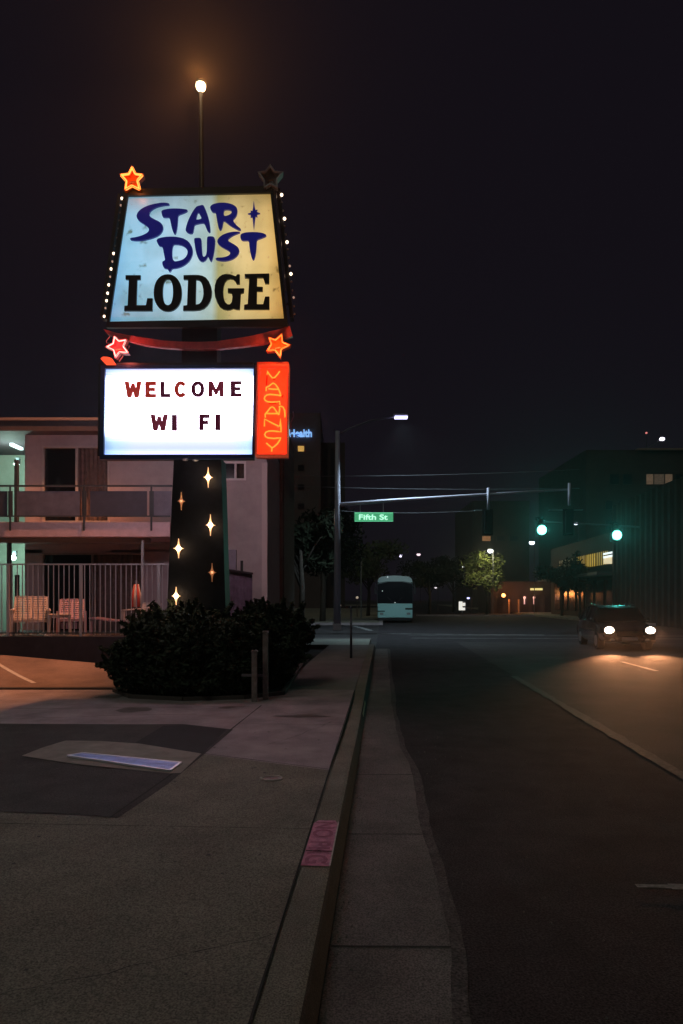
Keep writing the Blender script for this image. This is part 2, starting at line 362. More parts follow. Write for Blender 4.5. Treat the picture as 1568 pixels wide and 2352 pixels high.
# small round cover
MH = thing('water_valve_cover', 'small round metal valve cover set in the pavement', 'valve cover', (-.62, 6.33, .004))
c = Vector((-.62, 6.33, .006)); mb = MB(); mb.tube([c + Vector((math.cos(t) * .095, math.sin(t) * .07, .004)) for t in [i * math.pi / 10 for i in range(20)]], .008, 6, True)
mb.build('rim', mat('valve_rim', (.75, .65, .6), .4, .3), MH)
mb = MB(); mb.quad(*[c + Vector((math.cos(t) * .09, math.sin(t) * .065, .001)) for t in [i * math.pi / 10 for i in range(20)]]); mb.build('lid', mat('valve_lid', (.18, .15, .14), .6, .3), MH)

# ------------------------------------------------------------ motel sign
SD = 12.0
NAVY = mat('navy_enamel', (.013, .016, .026), .55, spec=.3, var=.3, vs=6)
FRAME = mat('cabinet_black', (.02, .02, .022), .4)
MFR = mat('marquee_frame_blue', (.02, .05, .16), .35)
SIGN = thing('motel_sign', 'tall roadside motel sign with lit name board, white letter board and red neon strip', 'sign', (P(450, 1500, SD).x, SD + .3, 0))
def c1(x, y): return (225.8 + .304 * x, 363.8 + .304 * y)
def c2(x, y): return (213.2 + .312 * x, 727.5 + .312 * y)
def c4(x, y): return (351.2 + .2453 * x, 1028.6 + .2453 * y)
def cA(x, y): return (288.5 + .132 * x, 451.6 + .132 * y)
def cB(x, y): return (464.1 + .104 * x, 439 + .104 * y)
def cL(x, y): return (276 + .228 * x, 614.7 + .228 * y)
def c4a(x, y): return (225.8 + .088 * x, 740.1 + .088 * y)
def c5a(x, y): return (577.0 + .1387 * x, 740.1 + .1387 * y)
def pl(pts, f, D, th, sm=0, **k): return plate([smooth_poly([f(*p) for p in pts], sm) if sm else [f(*p) for p in pts]], D, th, **k)
def mplate(conts, f, D, th, sm=0, q=.25, bevel=0, off=0):
    return plate([XZ(smooth_poly([f(*p) for p in c], sm, q) if sm else [f(*p) for p in c], D) for c in conts], D, th, bevel, off)
# pylon
mb = MB()
q = [P(399, 1052, SD + .1), P(507.5, 1052, SD + .1), P(517, 1440, SD + .1), P(381, 1440, SD + .1)]
q[2] = Vector((q[2].x + .05, q[2].y, -.05)); q[3] = Vector((q[3].x - .05, q[3].y, -.05))
bk = [Vector((p.x, p.y + .5, p.z)) for p in q]
mb.add(q + bk, [(0, 1, 2, 3), (7, 6, 5, 4), (0, 4, 5, 1), (1, 5, 6, 2), (2, 6, 7, 3), (3, 7, 4, 0)])
up = [P(417, 735, SD + .1), P(498, 735, SD + .1), P(498, 1060, SD + .1), P(417, 1060, SD + .1)]
mb.add(up + [Vector((p.x, p.y + .4, p.z)) for p in up], [(0, 1, 2, 3), (7, 6, 5, 4), (0, 4, 5, 1), (1, 5, 6, 2), (2, 6, 7, 3), (3, 7, 4, 0)])
PY = mb.build('pylon', NAVY, SIGN)
STAR_E = mat('star_lens', (.8, .7, .5), .4, emit=(1, .50, .22), es=1.5)
STAR_D = mat('star_lens_dim', (.8, .5, .3), .4, emit=(1, .36, .14), es=.2)
BULB_E = mat('star_bulb', (1, .9, .7), .4, emit=(1, .72, .4), es=26)
BULB_D = mat('star_bulb_dim', (1, .6, .4), .4, emit=(1, .45, .2), es=1.3)
for (x, y, h, w, on) in ((517, 275, 96, 42, 1), (265, 497, 85, 34, 0), (538, 722, 100, 45, 1), (240, 940, 92, 50, 1), (553, 1165, 88, 40, 0), (217, 1385, 85, 45, 1)):
    pts = []
    for i in range(32):
        a_ = 2 * math.pi * i / 32; pts.append((x + w * math.copysign(abs(math.cos(a_)) ** 4.0, math.cos(a_)), y + h * math.copysign(abs(math.sin(a_)) ** 4.0, math.sin(a_))))
    so_ = obj('star_light', mplate([pts], c4, SD + .06, .06), STAR_E if on else STAR_D, PY)
    c = P(*c4(x, y), SD + .02); mb = MB(); mb.sph(c, .035 if on else .022, 12); mb.build('bulb', BULB_E if on else BULB_D, PY, smooth=True)
    if on: light('star_bulb_light', 'POINT', c - Vector((0, .13, 0)), .9, (1, .6, .33), size=.03)
# name cabinet
def face_mat(name, kind, strength):
    m = bpy.data.materials.new(name); m.use_nodes = True; nt = m.node_tree; b = nt.nodes['Principled BSDF']
    b.inputs['Base Color'].default_value = (.5, .5, .5, 1); b.inputs['Roughness'].default_value = .3
    geo = nt.nodes.new('ShaderNodeNewGeometry'); sp = nt.nodes.new('ShaderNodeSeparateXYZ'); nt.links.new(geo.outputs['Position'], sp.inputs[0])
    def ramp(axis, lo, hi, stops):
        mr = nt.nodes.new('ShaderNodeMapRange'); mr.inputs[1].default_value = lo; mr.inputs[2].default_value = hi; nt.links.new(sp.outputs[axis], mr.inputs[0])
        r = nt.nodes.new('ShaderNodeValToRGB'); e = r.color_ramp.elements
        for i, (p, c) in enumerate(stops):
            el = e[i] if i < 2 else e.new(p)
            el.position = p; el.color = (*c, 1)
        nt.links.new(mr.outputs[0], r.inputs[0]); return r
    def mul(a, b_, f=1):
        mx = nt.nodes.new('ShaderNodeMix'); mx.data_type = 'RGBA'; mx.blend_type = 'MULTIPLY'; mx.inputs[0].default_value = f
        nt.links.new(a, mx.inputs[6]); nt.links.new(b_, mx.inputs[7]); return mx.outputs[2]
    nz = nt.nodes.new('ShaderNodeTexNoise'); nz.inputs['Scale'].default_value = 2.2; nz.inputs['Detail'].default_value = 5; nt.links.new(geo.outputs['Position'], nz.inputs['Vector'])
    if kind == 'name':
        x0, x1 = P(252, 735, SD).x, P(652, 735, SD).x; z0, z1 = P(450, 738, SD).z, P(450, 447, SD).z
        a = ramp('X', x0, x1, [(0, lin((112, 180, 226))), (.1, lin((142, 200, 232))), (.38, lin((176, 215, 238))), (.58, lin((184, 208, 205))), (.62, lin((176, 170, 112))), (.72, lin((228, 202, 140))), (.9, lin((226, 190, 118))), (1, lin((205, 152, 68)))])
        c = ramp('Z', z0, z1, [(0, (.66, .66, .6)), (.1, (.86, .86, .83)), (.5, (1, 1, 1)), (.85, (.92, .9, .88)), (1, (.6, .58, .55))])
        out = mul(a.outputs[0], c.outputs[0])
        r = nt.nodes.new('ShaderNodeValToRGB'); r.color_ramp.elements[0].position = .3; r.color_ramp.elements[0].color = (.74, .76, .72, 1); r.color_ramp.elements[1].position = .55; r.color_ramp.elements[1].color = (1, 1, 1, 1)
        nt.links.new(nz.outputs['Fac'], r.inputs[0]); out = mul(out, r.outputs[0])
        n3 = nt.nodes.new('ShaderNodeTexNoise'); n3.inputs['Scale'].default_value = 7; n3.inputs['Detail'].default_value = 8; nt.links.new(geo.outputs['Position'], n3.inputs['Vector'])
        r3 = nt.nodes.new('ShaderNodeValToRGB'); r3.color_ramp.elements[0].position = .27; r3.color_ramp.elements[0].color = (.35, .33, .22, 1); r3.color_ramp.elements[1].position = .37; r3.color_ramp.elements[1].color = (1, 1, 1, 1)
        nt.links.new(n3.outputs['Fac'], r3.inputs[0]); out = mul(out, r3.outputs[0])
    else:
        x0, x1 = P(240, 945, SD).x, P(582, 945, SD).x; z0, z1 = P(410, 1044, SD).z, P(410, 847, SD).z
        a = ramp('X', x0, x1, [(0, (.40, .50, .80)), (.06, (.7, .8, .9)), (.2, (1, .84, 1.04)), (.85, (1, .84, 1.04)), (.96, (.8, .88, .95)), (1, (.45, .55, .8))])
        c = ramp('Z', z0, z1, [(0, (.09, .12, .19)), (.08, (.055, .076, .09)), (.15, (.072, .093, .10)), (.21, (.13, .15, .15)), (.32, (1, 1, 1)), (.85, (1, 1, 1)), (.94, (.10, .11, .115)), (1, (.075, .09, .11))])
        out = mul(a.outputs[0], c.outputs[0])
    nt.links.new(out, b.inputs['Emission Color']); b.inputs['Emission Strength'].default_value = strength
    return m
NAMEF = face_mat('name_face', 'name', 1.0); MARQF = face_mat('marquee_face', 'marquee', 12.0)
outer = [(212, 272), (1322, 246), (1430, 1238), (1432, 1275), (66, 1282), (70, 1235)]
inner = [(228, 290), (1300, 268), (1402, 1215), (88, 1238)]
mid = [(220, 281), (1311, 257), (1416, 1240), (78, 1250)]
CAB = obj('name_cabinet', mplate([mid], c1, SD + .27, .40), FRAME, SIGN)
obj('cabinet_rim', mplate([outer, inner], c1, SD + .03, .07), FRAME, CAB)
obj('face', mplate([inner], c1, SD + .055, .03), NAMEF, CAB)
obj('rear_face', mplate([inner], c1, SD + .485, .02), NAMEF, CAB)
BLUE = mat('blue_letter', (.012, .012, .14), .3, var=.3, vs=5, emit=(.008, .01, .17), es=.5)
BLK = mat('black_letter', (.012, .012, .016), .4)
Sg = [(770,138),(740,120),(640,112),(520,130),(400,160),(300,205),(230,260),(195,320),(195,370),(225,420),(280,460),(350,500),(400,545),(412,585),(400,620),(350,655),(270,690),(170,715),(95,725),(75,745),(100,762),(170,772),(280,768),(400,745),(500,715),(590,670),(640,610),(658,550),(645,495),(600,450),(530,415),(450,375),(415,335),(415,290),(440,250),(500,205),(580,175),(680,155),(745,152)]
Tg = [(625,265),(650,240),(740,220),(860,213),(980,220),(1060,230),(1083,245),(1060,270),(990,300),(915,325),(912,400),(905,500),(890,600),(870,655),(855,662),(835,640),(810,570),(790,480),(775,400),(757,365),(700,368),(655,365),(640,345),(630,300)]
Ag = [(1260,170),(1285,165),(1340,150),(1365,170),(1400,250),(1440,360),(1465,480),(1478,590),(1470,625),(1450,628),(1425,605),(1400,545),(1370,467),(1320,465),(1260,478),(1200,492),(1190,560),(1175,630),(1155,650),(1100,645),(1055,615),(1045,590),(1055,530),(1080,450),(1120,360),(1170,265),(1225,190)]
Agh = [(1262,268),(1240,340),(1222,412),(1280,405),(1328,392),(1300,330)]
Rg = [(175,360),(220,310),(300,280),(400,265),(520,265),(640,290),(730,335),(775,390),(782,450),(770,530),(730,590),(678,640),(720,720),(790,790),(850,835),(862,865),(820,872),(740,835),(640,780),(560,720),(485,655),(465,700),(455,780),(430,850),(400,875),(375,850),(355,780),(335,680),(320,580),(305,490),(285,475),(240,475),(210,450),(190,410)]
Rgh = [(478,418),(560,412),(630,425),(660,465),(645,505),(580,545),(478,568)]
Dg = [(540,770),(560,740),(640,715),(760,702),(880,705),(1000,730),(1090,780),(1150,860),(1172,940),(1165,1020),(1120,1110),(1050,1180),(960,1230),(870,1252),(805,1258),(790,1300),(768,1316),(750,1300),(735,1260),(680,1255),(655,1225),(640,1170),(645,1130),(690,1118),(680,1060),(665,980),(650,900),(635,870),(590,868),(570,840),(550,800)]
Dgh = [(812,838),(900,835),(990,855),(1055,900),(1085,960),(1070,1030),(1020,1090),(940,1125),(812,1138)]
Ug = [(1190,740),(1220,725),(1300,725),(1320,750),(1325,850),(1330,950),(1340,1030),(1355,1055),(1385,1050),(1410,1000),(1415,900),(1415,800),(1418,720),(1440,698),(1520,698),(1555,730),(1560,800),(1550,900),(1535,1000),(1510,1100),(1490,1140),(1470,1120),(1445,1070),(1435,1035),(1410,1090),(1370,1130),(1325,1138),(1280,1110),(1245,1040),(1220,950),(1205,850)]
S2 = [(850,915),(800,903),(680,905),(560,930),(450,975),(370,1040),(335,1105),(345,1160),(400,1215),(480,1265),(570,1310),(615,1350),(625,1385),(600,1425),(540,1455),(440,1475),(340,1475),(290,1500),(320,1525),(400,1545),(500,1550),(600,1535),(700,1495),(780,1430),(820,1360),(822,1300),(790,1245),(720,1190),(640,1150),(580,1110),(570,1080),(600,1040),(680,985),(780,945)]
T2 = [(850,970),(890,940),(980,920),(1100,912),(1220,916),(1320,930),(1390,955),(1425,985),(1400,1010),(1300,1050),(1210,1078),(1205,1180),(1198,1300),(1180,1420),(1155,1510),(1130,1528),(1105,1510),(1080,1430),(1060,1330),(1045,1230),(1035,1095),(960,1100),(890,1098),(855,1070),(845,1020)]
SP = [(1142,220),(1162,360),(1182,430),(1222,418),(1205,470),(1280,495),(1212,515),(1220,572),(1180,560),(1168,640),(1142,860),(1118,640),(1110,570),(1070,585),(1080,525),(1010,505),(1075,488),(1072,438),(1112,450),(1128,360)]
DL = SD + .02
for cs, f in (([Sg], cA), ([Tg], cA), ([Ag, Agh], cA), ([Rg, Rgh], cB), ([Dg, Dgh], cA), ([Ug], cA), ([S2], cB), ([T2], cB)):
    obj('brush_letter', mplate(cs, f, DL, .04, 2), BLUE, CAB)
obj('star_emblem', mplate([SP], cB, DL, .04), BLUE, CAB)
def ell(cx, cy, rx, ry, n=28, p=2.0):
    o = []
    for i in range(n):
        t = 2 * math.pi * i / n; c, s = math.cos(t), math.sin(t)
        o.append((cx + rx * math.copysign(abs(c) ** (2 / p), c), cy + ry * math.copysign(abs(s) ** (2 / p), s)))
    return o
Ll = [(57,80),(208,80),(205,122),(172,125),(165,382),(262,382),(275,312),(328,312),(325,438),(43,438),(45,388),(78,385),(90,125),(57,122)]
Dl = [(640,80),(740,77),(790,78),(830,86),(865,105),(895,142),(915,190),(925,240),(922,290),(905,345),(880,382),(845,415),(800,431),(740,436),(635,436),(637,386),(675,382),(685,125),(640,122)]
Dlh = [(766,125),(795,130),(815,148),(830,185),(838,225),(840,270),(834,310),(820,345),(800,368),(762,378)]
Gl = [(1205,72),(1205,168),(1175,170),(1160,142),(1140,122),(1110,115),(1078,124),(1056,150),(1043,190),(1037,250),(1043,310),(1058,350),(1080,372),(1105,375),(1124,352),(1132,300),(1125,262),(1085,255),(1085,212),(1250,212),(1245,255),(1215,265),(1205,425),(1175,425),(1140,415),(1110,427),(1080,430),(1040,422),(1005,398),(978,355),(958,300),(950,240),(955,180),(972,130),(1000,95),(1030,76),(1065,68),(1110,72),(1145,84),(1165,92),(1180,72)]
El = [(1255,68),(1502,63),(1500,165),(1460,165),(1440,105),(1380,105),(1378,195),(1437,198),(1435,242),(1378,242),(1376,372),(1440,372),(1460,295),(1503,295),(1503,424),(1247,424),(1250,377),(1285,372),(1300,110),(1255,106)]
for cs in ([Ll], [ell(481, 257, 141, 186, 36, 2.15), ell(482, 250, 52, 132, 30, 2.3)], [Dl, Dlh], [Gl], [El]):
    obj('slab_letter', mplate(cs, cL, DL, .045), BLK, CAB)
# chasing bulbs on rails at both sides
RAIL = mat('bulb_rail', (.05, .04, .04), .4, .3)
B_ON = mat('bulb_lit', (1, .9, .8), .4, emit=(1, .72, .5), es=3.2); B_MID = mat('bulb_weak', (.8, .7, .6), .3, emit=(1, .6, .45), es=.35); B_OFF = mat('bulb_dead', (.35, .3, .28), .15)
mb = MB(); mb.bar(P(*c1(172, 290), SD + .2), P(*c1(38, 1215), SD + .2), .06, .2); mb.bar(P(*c1(165, 310), SD + .2), P(*c1(240, 310), SD + .2), .03); mb.bar(P(*c1(50, 1180), SD + .2), P(*c1(110, 1180), SD + .2), .03); LR = mb.build('bulb_rail', RAIL, SIGN)
mb = MB(); mb.bar(P(*c1(1362, 250), SD + .2), P(*c1(1462, 1215), SD + .2), .06, .2); mb.bar(P(*c1(1340, 300), SD + .2), P(*c1(1372, 300), SD + .2), .03); mb.bar(P(*c1(1420, 1100), SD + .2), P(*c1(1455, 1100), SD + .2), .03)
RR = mb.build('bulb_rail', RAIL, SIGN)
mb = MB(); mb.tube([P(*c1(1338, 245), SD + .02), P(*c1(1385, 700), SD + .02), P(*c1(1416, 1000), SD + .02)], .012, 8); mb.build('edge_trim', mat('worn_trim', (.25, .22, .2), .3, .8), RR)
for x, y, k in ((180,302,2),(172,355,1),(165,410,0),(158,470,0),(150,530,0),(140,600,0),(130,660,0),(118,718,2),(108,778,1),(99,835,2),(92,893,1),(81,955,2),(73,1018,2),(65,1075,2),(56,1130,1),(47,1193,2)):
    mb = MB(); mb.sph(P(*c1(x - 2, y), SD + .08), .024 if k == 2 else .019, 10); mb.build('bulb', (B_OFF, B_MID, B_ON)[k], LR, smooth=True)
for x, y, k in ((1386,275,2),(1388,333,0),(1397,393,0),(1408,455,2),(1410,513,0),(1418,573,0),(1427,632,2),(1433,690,0),(1439,750,0),(1447,812,1),(1456,872,2),(1460,930,0),(1468,995,0),(1477,1050,1),(1480,1115,0),(1484,1175,0)):
    mb = MB(); mb.sph(P(*c1(x - 2, y), SD + .08), .027 if k == 2 else .02, 10); mb.build('bulb', (B_OFF, B_MID, B_ON)[k], RR, smooth=True)
# neon stars
def star_sign(pts, f, D, panm, tubem, r, back=.10, scale_tube=.86, lab=None):
    XZs = XZ([f(*p) for p in pts], D); cx = sum(p[0] for p in XZs) / len(XZs); cz = sum(p[1] for p in XZs) / len(XZs)
    def sc(k): return [(cx + (p[0] - cx) * k, cz + (p[1] - cz) * k) for p in XZs]
    A = sc(1.06); B = sc(.99); N = len(A)
    mb = MB()                                  # open star-shaped pan: outer wall, inner wall, back
    vs = [(x, D - .05, z) for x, z in A] + [(x, D + back, z) for x, z in sc(.97)] + [(x, D - .05, z) for x, z in B] + [(x, D + back * .7, z) for x, z in sc(.86)]
    fs = []
    for i in range(N):
        j = (i + 1) % N; fs += [(i, j, N + j, N + i), (i, j, 2 * N + j, 2 * N + i), (2 * N + i, 2 * N + j, 3 * N + j, 3 * N + i)]
    mb.add(vs, fs); k = len(mb.v); mb.v.append((cx, D + back * .7, cz)); mb.v.append((cx, D + back, cz))
    for i in range(N): mb.f.append((3 * N + i, 3 * N + (i + 1) % N, k)); mb.f.append((N + i, N + (i + 1) % N, k + 1))
    o = mb.build('star_box', panm, SIGN)
    if lab: o['label'] = lab
    T = sc(.93); pts3 = []
    for i in range(N):
        a, b = T[i], T[(i + 1) % N]
        for u in (.06, .35, .65, .94): pts3.append((a[0] + (b[0] - a[0]) * u, D - .03, a[1] + (b[1] - a[1]) * u))
    mb = MB(); mb.tube(pts3, r, 8, True); mb.build('neon_tube', tubem, o, smooth=True)
    mb = MB(); mb.tube([(cx - .04, D + back * .7, cz - .03), (cx - .03, D - .02, cz - .05), (cx + .05, D - .02, cz - .04), (cx + .05, D + back * .7, cz - .02)], .012, 6); mb.build('electrode', mat('glass_electrode', (.5, .25, .15), .3), o)
    return o
PANO = mat('star_pan_orange', (.72, .16, .03), .45); PANP = mat('star_pan_red', (.7, .08, .10), .4); PANG = mat('star_pan_dark', (.5, .46, .48), .4, .2)
NEO = mat('neon_orange', (.5, .2, .1), .3, emit=(1, .24, .04), es=3.2); NEP = mat('neon_pink', (.6, .3, .3), .3, emit=(1, .42, .36), es=2.2)
NEO2 = mat('neon_orange_dim', (.5, .2, .1), .3, emit=(1, .22, .035), es=1.5)
NOFF = mat('neon_unlit', (.75, .70, .74), .25)
star_sign([(258,66),(285,122),(344,130),(302,175),(322,250),(258,218),(203,250),(212,180),(168,130),(232,122)], c1, SD + .02, PANO, NEO, .020, lab='glowing orange neon star above the left corner of the name board')
star_sign([(1300,60),(1335,108),(1393,115),(1352,165),(1355,232),(1300,202),(1255,232),(1250,170),(1210,115),(1265,108)], c1, SD + .02, PANG, NOFF, .014, lab='unlit grey star above the right corner of the name board')
star_sign([(430,365),(550,495),(755,460),(672,640),(805,820),(560,803),(455,945),(403,745),(205,660),(393,558)], c4a, SD - .05, PANP, NEP, .013, lab='pink neon star at the left end of the red ribbon')
star_sign([(512,198),(525,338),(652,390),(502,460),(485,598),(390,475),(255,488),(325,375),(285,258),(400,297)], c5a, SD - .05, PANO, NEO2, .013, lab='orange neon star at the right end of the red ribbon')
BRK = mat('bracket', (.30, .25, .24), .5, .3, var=.4, vs=20)
for a_, b_ in (((258, 232), (258, 290)), ((1308, 225), (1330, 272))):
    mb = MB(); mb.bar(P(*c1(*a_), SD + .12), P(*c1(*b_), SD + .12), .06); mb.build('star_bracket', BRK, SIGN)
for (x, y, cc) in ((272, 799, (1, .16, .12)), (638, 795, (1, .22, .06)), (304, 412, (1, .22, .05))):
    light('neon_glow', 'POINT', P(x, y, SD - .26), 9 if y > 500 else 2, cc, size=.06)
# red ribbon
rib = [(82,95),(180,125),(265,140),(380,158),(520,180),(640,188),(790,190),(915,185),(1050,165),(1180,143),(1285,118),(1370,98),(1450,72),(1472,150),(1400,168),(1240,207),(1100,225),(915,242),(790,248),(660,242),(480,228),(380,212),(275,185),(150,150),(110,130)]
obj('ribbon', mplate([rib], c2, SD + .06, .08), mat('ribbon_red', (.55, .10, .11), .45, var=.3, vs=7, bump=.3, bs=40), SIGN)
eye = [(70,960),(130,908),(250,912),(360,950),(430,1060),(462,1112),(210,1112),(130,1030)]
obj('arrow_lamp', mplate([eye], c4a, SD - .02, .06), mat('arrow_lamp', (.6, .1, .05), .4, emit=(1, .095, .03), es=.85), SIGN)
TG = mat('tube_glass', (.6, .34, .38), .2)
for D_, r_, ps in ((SD - .04, .008, ((300, 365), (255, 420), (210, 490), (225, 540), (330, 550))), (SD + .08, .012, ((812, 615), (770, 715))), (SD + .08, .012, ((650, 870), (540, 1020)))):
    mb = MB(); mb.tube([P(*c4a(u, v), D_) for u, v in ps], r_, 6); mb.build('glass_tube', TG, SIGN)
# marquee
mo = [(64,362),(1196,358),(1186,1046),(56,1052)]; mi = [(95,385),(1185,382),(1173,1015),(85,1017)]
MC = obj('marquee_cabinet', mplate([[(72,368),(1190,365),(1180,1040),(66,1044)]], c2, SD + .26, .42), FRAME, SIGN)
obj('frame', mplate([mo, mi], c2, SD + .02, .08), MFR, MC)
obj('face', mplate([mi], c2, SD + .045, .02), MARQF, MC)
obj('rear_face', mplate([mi], c2, SD + .485, .02), mat('rear_marquee_face', (.6, .6, .6), .4, emit=(1.0, .76, .88), es=6.2), MC)
mb = MB()
for cy in (412, 497, 580, 660, 740, 822, 903, 985):
    a = P(*c2(92, cy), SD + .02); b = P(*c2(1178, cy - 3), SD + .02); mb.bar(a, b, .012, .006)
mb.build('letter_track', mat('clear_track', (.6, .7, .75), .1, emit=(.72, .85, .92), es=.72), MC)
CHR = mat('chrome', (.8, .8, .95), .25, .6)
for (x, y) in ((680, 1052), (755, 1055)): mb = MB(); mb.sph(P(*c2(x, y), SD - .01), .035, 10, (1.6, 1, .6)); mb.build('lock_knob', CHR, MC)
def ubox(name, x0, y0, x1, y1):
    w, h = x1 - x0, y1 - y0
    def m(pts): return [(x0 + w * u, y0 + h * v) for u, v in pts]
    t = .27; q = .19
    L = {'E': [[(0,0),(1,0),(1,q),(.38,q),(.38,.4),(.9,.4),(.9,.58),(.38,.58),(.38,1-q),(1,1-q),(1,1),(0,1)]],
         'L': [[(0,0),(.36,0),(.36,1-q),(1,1-q),(1,1),(0,1)]],
         'F': [[(0,0),(1,0),(1,q),(.38,q),(.38,.42),(.86,.42),(.86,.6),(.38,.6),(.38,1),(0,1)]],
         'I': [[(0,0),(1,0),(1,1),(0,1)]],
         'W': [[(0,0),(.23,0),(.33,.6),(.42,.12),(.58,.12),(.68,.6),(.77,0),(1,0),(.83,1),(.62,1),(.5,.48),(.38,1),(.17,1)]],
         'M': [[(0,0),(.24,0),(.5,.55),(.76,0),(1,0),(1,1),(.77,1),(.77,.42),(.56,.85),(.44,.85),(.23,.42),(.23,1),(0,1)]],
         'O': [ell(.5, .5, .5, .5, 24, 2.3), ell(.5, .5, .24, .32, 20, 2.3)]}
    if name == 'C':
        o = []; i_ = []
        for k in range(19):
            a = R(42 + k * (276 / 18)); o.append((.53 + .53 * math.cos(a), .5 + .5 * math.sin(a))); i_.append((.53 + .24 * math.cos(a), .5 + .31 * math.sin(a)))
        return [m(o + i_[::-1])]
    return [m(c) for c in L[name]]
LDK = mat('board_letter_dark', (.045, .012, .03), .25, emit=(.10, .008, .03), es=.35); LRD = mat('board_letter_red', (.25, .02, .015), .3, emit=(.30, .022, .012), es=.75); LMD = mat('board_letter_maroon', (.12, .015, .03), .3, emit=(.16, .012, .03), es=.5)
for ch, x0, y0, x1, y1, m in (('W',237,480,355,592,LRD),('E',388,480,463,592,LRD),('L',500,480,568,590,LDK),('C',603,476,688,592,LRD),('O',728,478,818,588,LDK),('M',853,477,960,586,LMD),('E',1017,476,1092,586,LDK),('W',427,722,550,835,LMD),('I',584,724,617,836,LDK),('F',785,722,857,832,LDK),('I',903,722,936,832,LDK)):
    o = obj('board_letter', mplate(ubox(ch, x0, y0, x1, y1), c2, SD - .005, .03, off=.008), m, MC)
    if m is LRD: o['label'] = 'red letter'
# vacancy box
vo_ = [(112,712),(632,712),(608,2228),(78,2228)]; vi = [(140,745),(600,745),(578,2190),(110,2190)]
VB = obj('vacancy_box', mplate([vo_], c5a, SD + .28, .36), mat('vacancy_red', (.75, .085, .03), .45, var=.15, vs=6), SIGN)
obj('rim', mplate([vo_, vi], c5a, SD + .02, .16), mat('vacancy_rim', (.62, .14, .07), .4, var=.3, vs=10, emit=(1, .1, .03), es=.25), VB)
obj('backlit_panel', mplate([vi], c5a, SD + .09, .01), mat('vacancy_panel', (.8, .10, .03), .4, emit=(1, .005, .001), es=9.5), VB)
obj('rear_panel', mplate([vi], c5a, SD + .475, .02), mat('vacancy_rear', (.8, .1, .03), .4, emit=(1, .07, .03), es=5.0), VB)
neon = [[(262,860),(264,805),(300,865),(345,918),(385,915),(430,865),(470,810)],
 [(245,1135),(248,1075),(285,1062),(322,1030),(360,1006),(400,1030),(440,1085),(465,1140),(488,1215)], [(285,1100),(365,1108),(450,1108)],
 [(487,1215),(440,1205),(380,1198),(310,1192),(260,1200),(225,1228),(214,1260),(228,1290),(265,1312),(320,1320),(400,1320),(468,1308),(472,1362)],
 [(232,1575),(226,1525),(270,1470),(315,1412),(345,1400),(370,1412),(410,1470),(452,1530)], [(240,1508),(345,1510),(450,1508)], [(455,1528),(470,1430),(462,1395),(490,1388),(525,1405),(548,1450),(556,1510),(555,1570)],
 [(216,1720),(220,1602),(330,1660),(450,1720),(472,1716),(485,1597),(488,1710),(492,1812),(430,1806),(360,1798),(290,1800),(240,1818),(219,1858),(235,1892),(275,1912),(370,1922),(450,1915),(484,1910),(470,1950),(430,2010),(380,2055),(340,2080),(336,2138)], [(248,1998),(290,2035),(340,2076)]]
mb = MB()
for pth in neon:
    mb.tube([P(*c5a(*p), SD + .01) for p in smooth_open(pth)] if False else [P(*c5a(*p), SD + .01) for p in pth], .0125, 8)
mb.build('vacancy_lettering', mat('vacancy_neon', (.6, .3, .1), .3, emit=(1, .10, .006), es=5.2) , VB, smooth=True)
nm = bpy.data.materials['vacancy_neon'].node_tree.nodes['Principled BSDF']; nm.inputs['Emission Color'].default_value = (1, .085, .008, 1)
BKP = mat('blackout_paint', (.03, .004, .003), .5)
for ps in (((258, 890), (256, 960), (250, 1040)), ((290, 1345), (350, 1348), (410, 1335)), ((528, 1205), (505, 1240)), ((360, 943), (400, 938))):
    mb = MB(); mb.tube([P(*c5a(u, v), SD + .01) for u, v in ps], .011, 6); mb.build('blackout_tube', BKP, VB)
mb = MB(); mb.tube([P(*c5a(u, v), SD + .2) for u, v in ((690, 1480), (700, 1560), (655, 1650), (652, 1840))], .012, 6); mb.build('conduit', mat('conduit', (.4, .35, .42), .3, .6), VB)
mb = MB(); mb.box(P(583, 1040, SD + .15), P(590, 845, SD + .4)); mb.build('joining_bracket', FRAME, SIGN)

# ------------------------------------------------------------ lamps
LAMP = thing('lot_street_lamp', 'tall slim street lamp glowing orange high above the motel sign', 'street lamp', (P(462, 1480, 15.5).x, 15.5, .1))
top = P(461, 212, 15.5); base = Vector((top.x + .12, 15.5, .1))
mb = MB(); mb.tube([base, top], .09, 10, r2=.045); mb.build('pole', mat('lamp_pole', (.03, .024, .027), .5, .3), LAMP, smooth=True)
hd = P(461, 198, 15.5); mb = MB(); mb.sph(hd + Vector((0, .02, .07)), .13, 14, (1, 1, .5)); mb.build('lamp_hood', mat('lamp_hood', (.3, .25, .22), .5), LAMP, smooth=True)
mb = MB(); mb.sph(hd, .108, 16); mb.build('lamp_globe', mat('sodium_globe', (1, .8, .6), .4, emit=(1, .7, .38), es=14), LAMP, smooth=True)
light('sodium_light', 'SPOT', hd + Vector((-.22, -.16, -.08)), 6300, (1, .36, .15), (-13.5, 13.5, 0), .15, 76, .5)
light('sodium_glow', 'SPOT', hd + Vector((0, -.16, -.02)), 1300, (1, .36, .09), (0, .27, 4.6), .11, 34, 1)

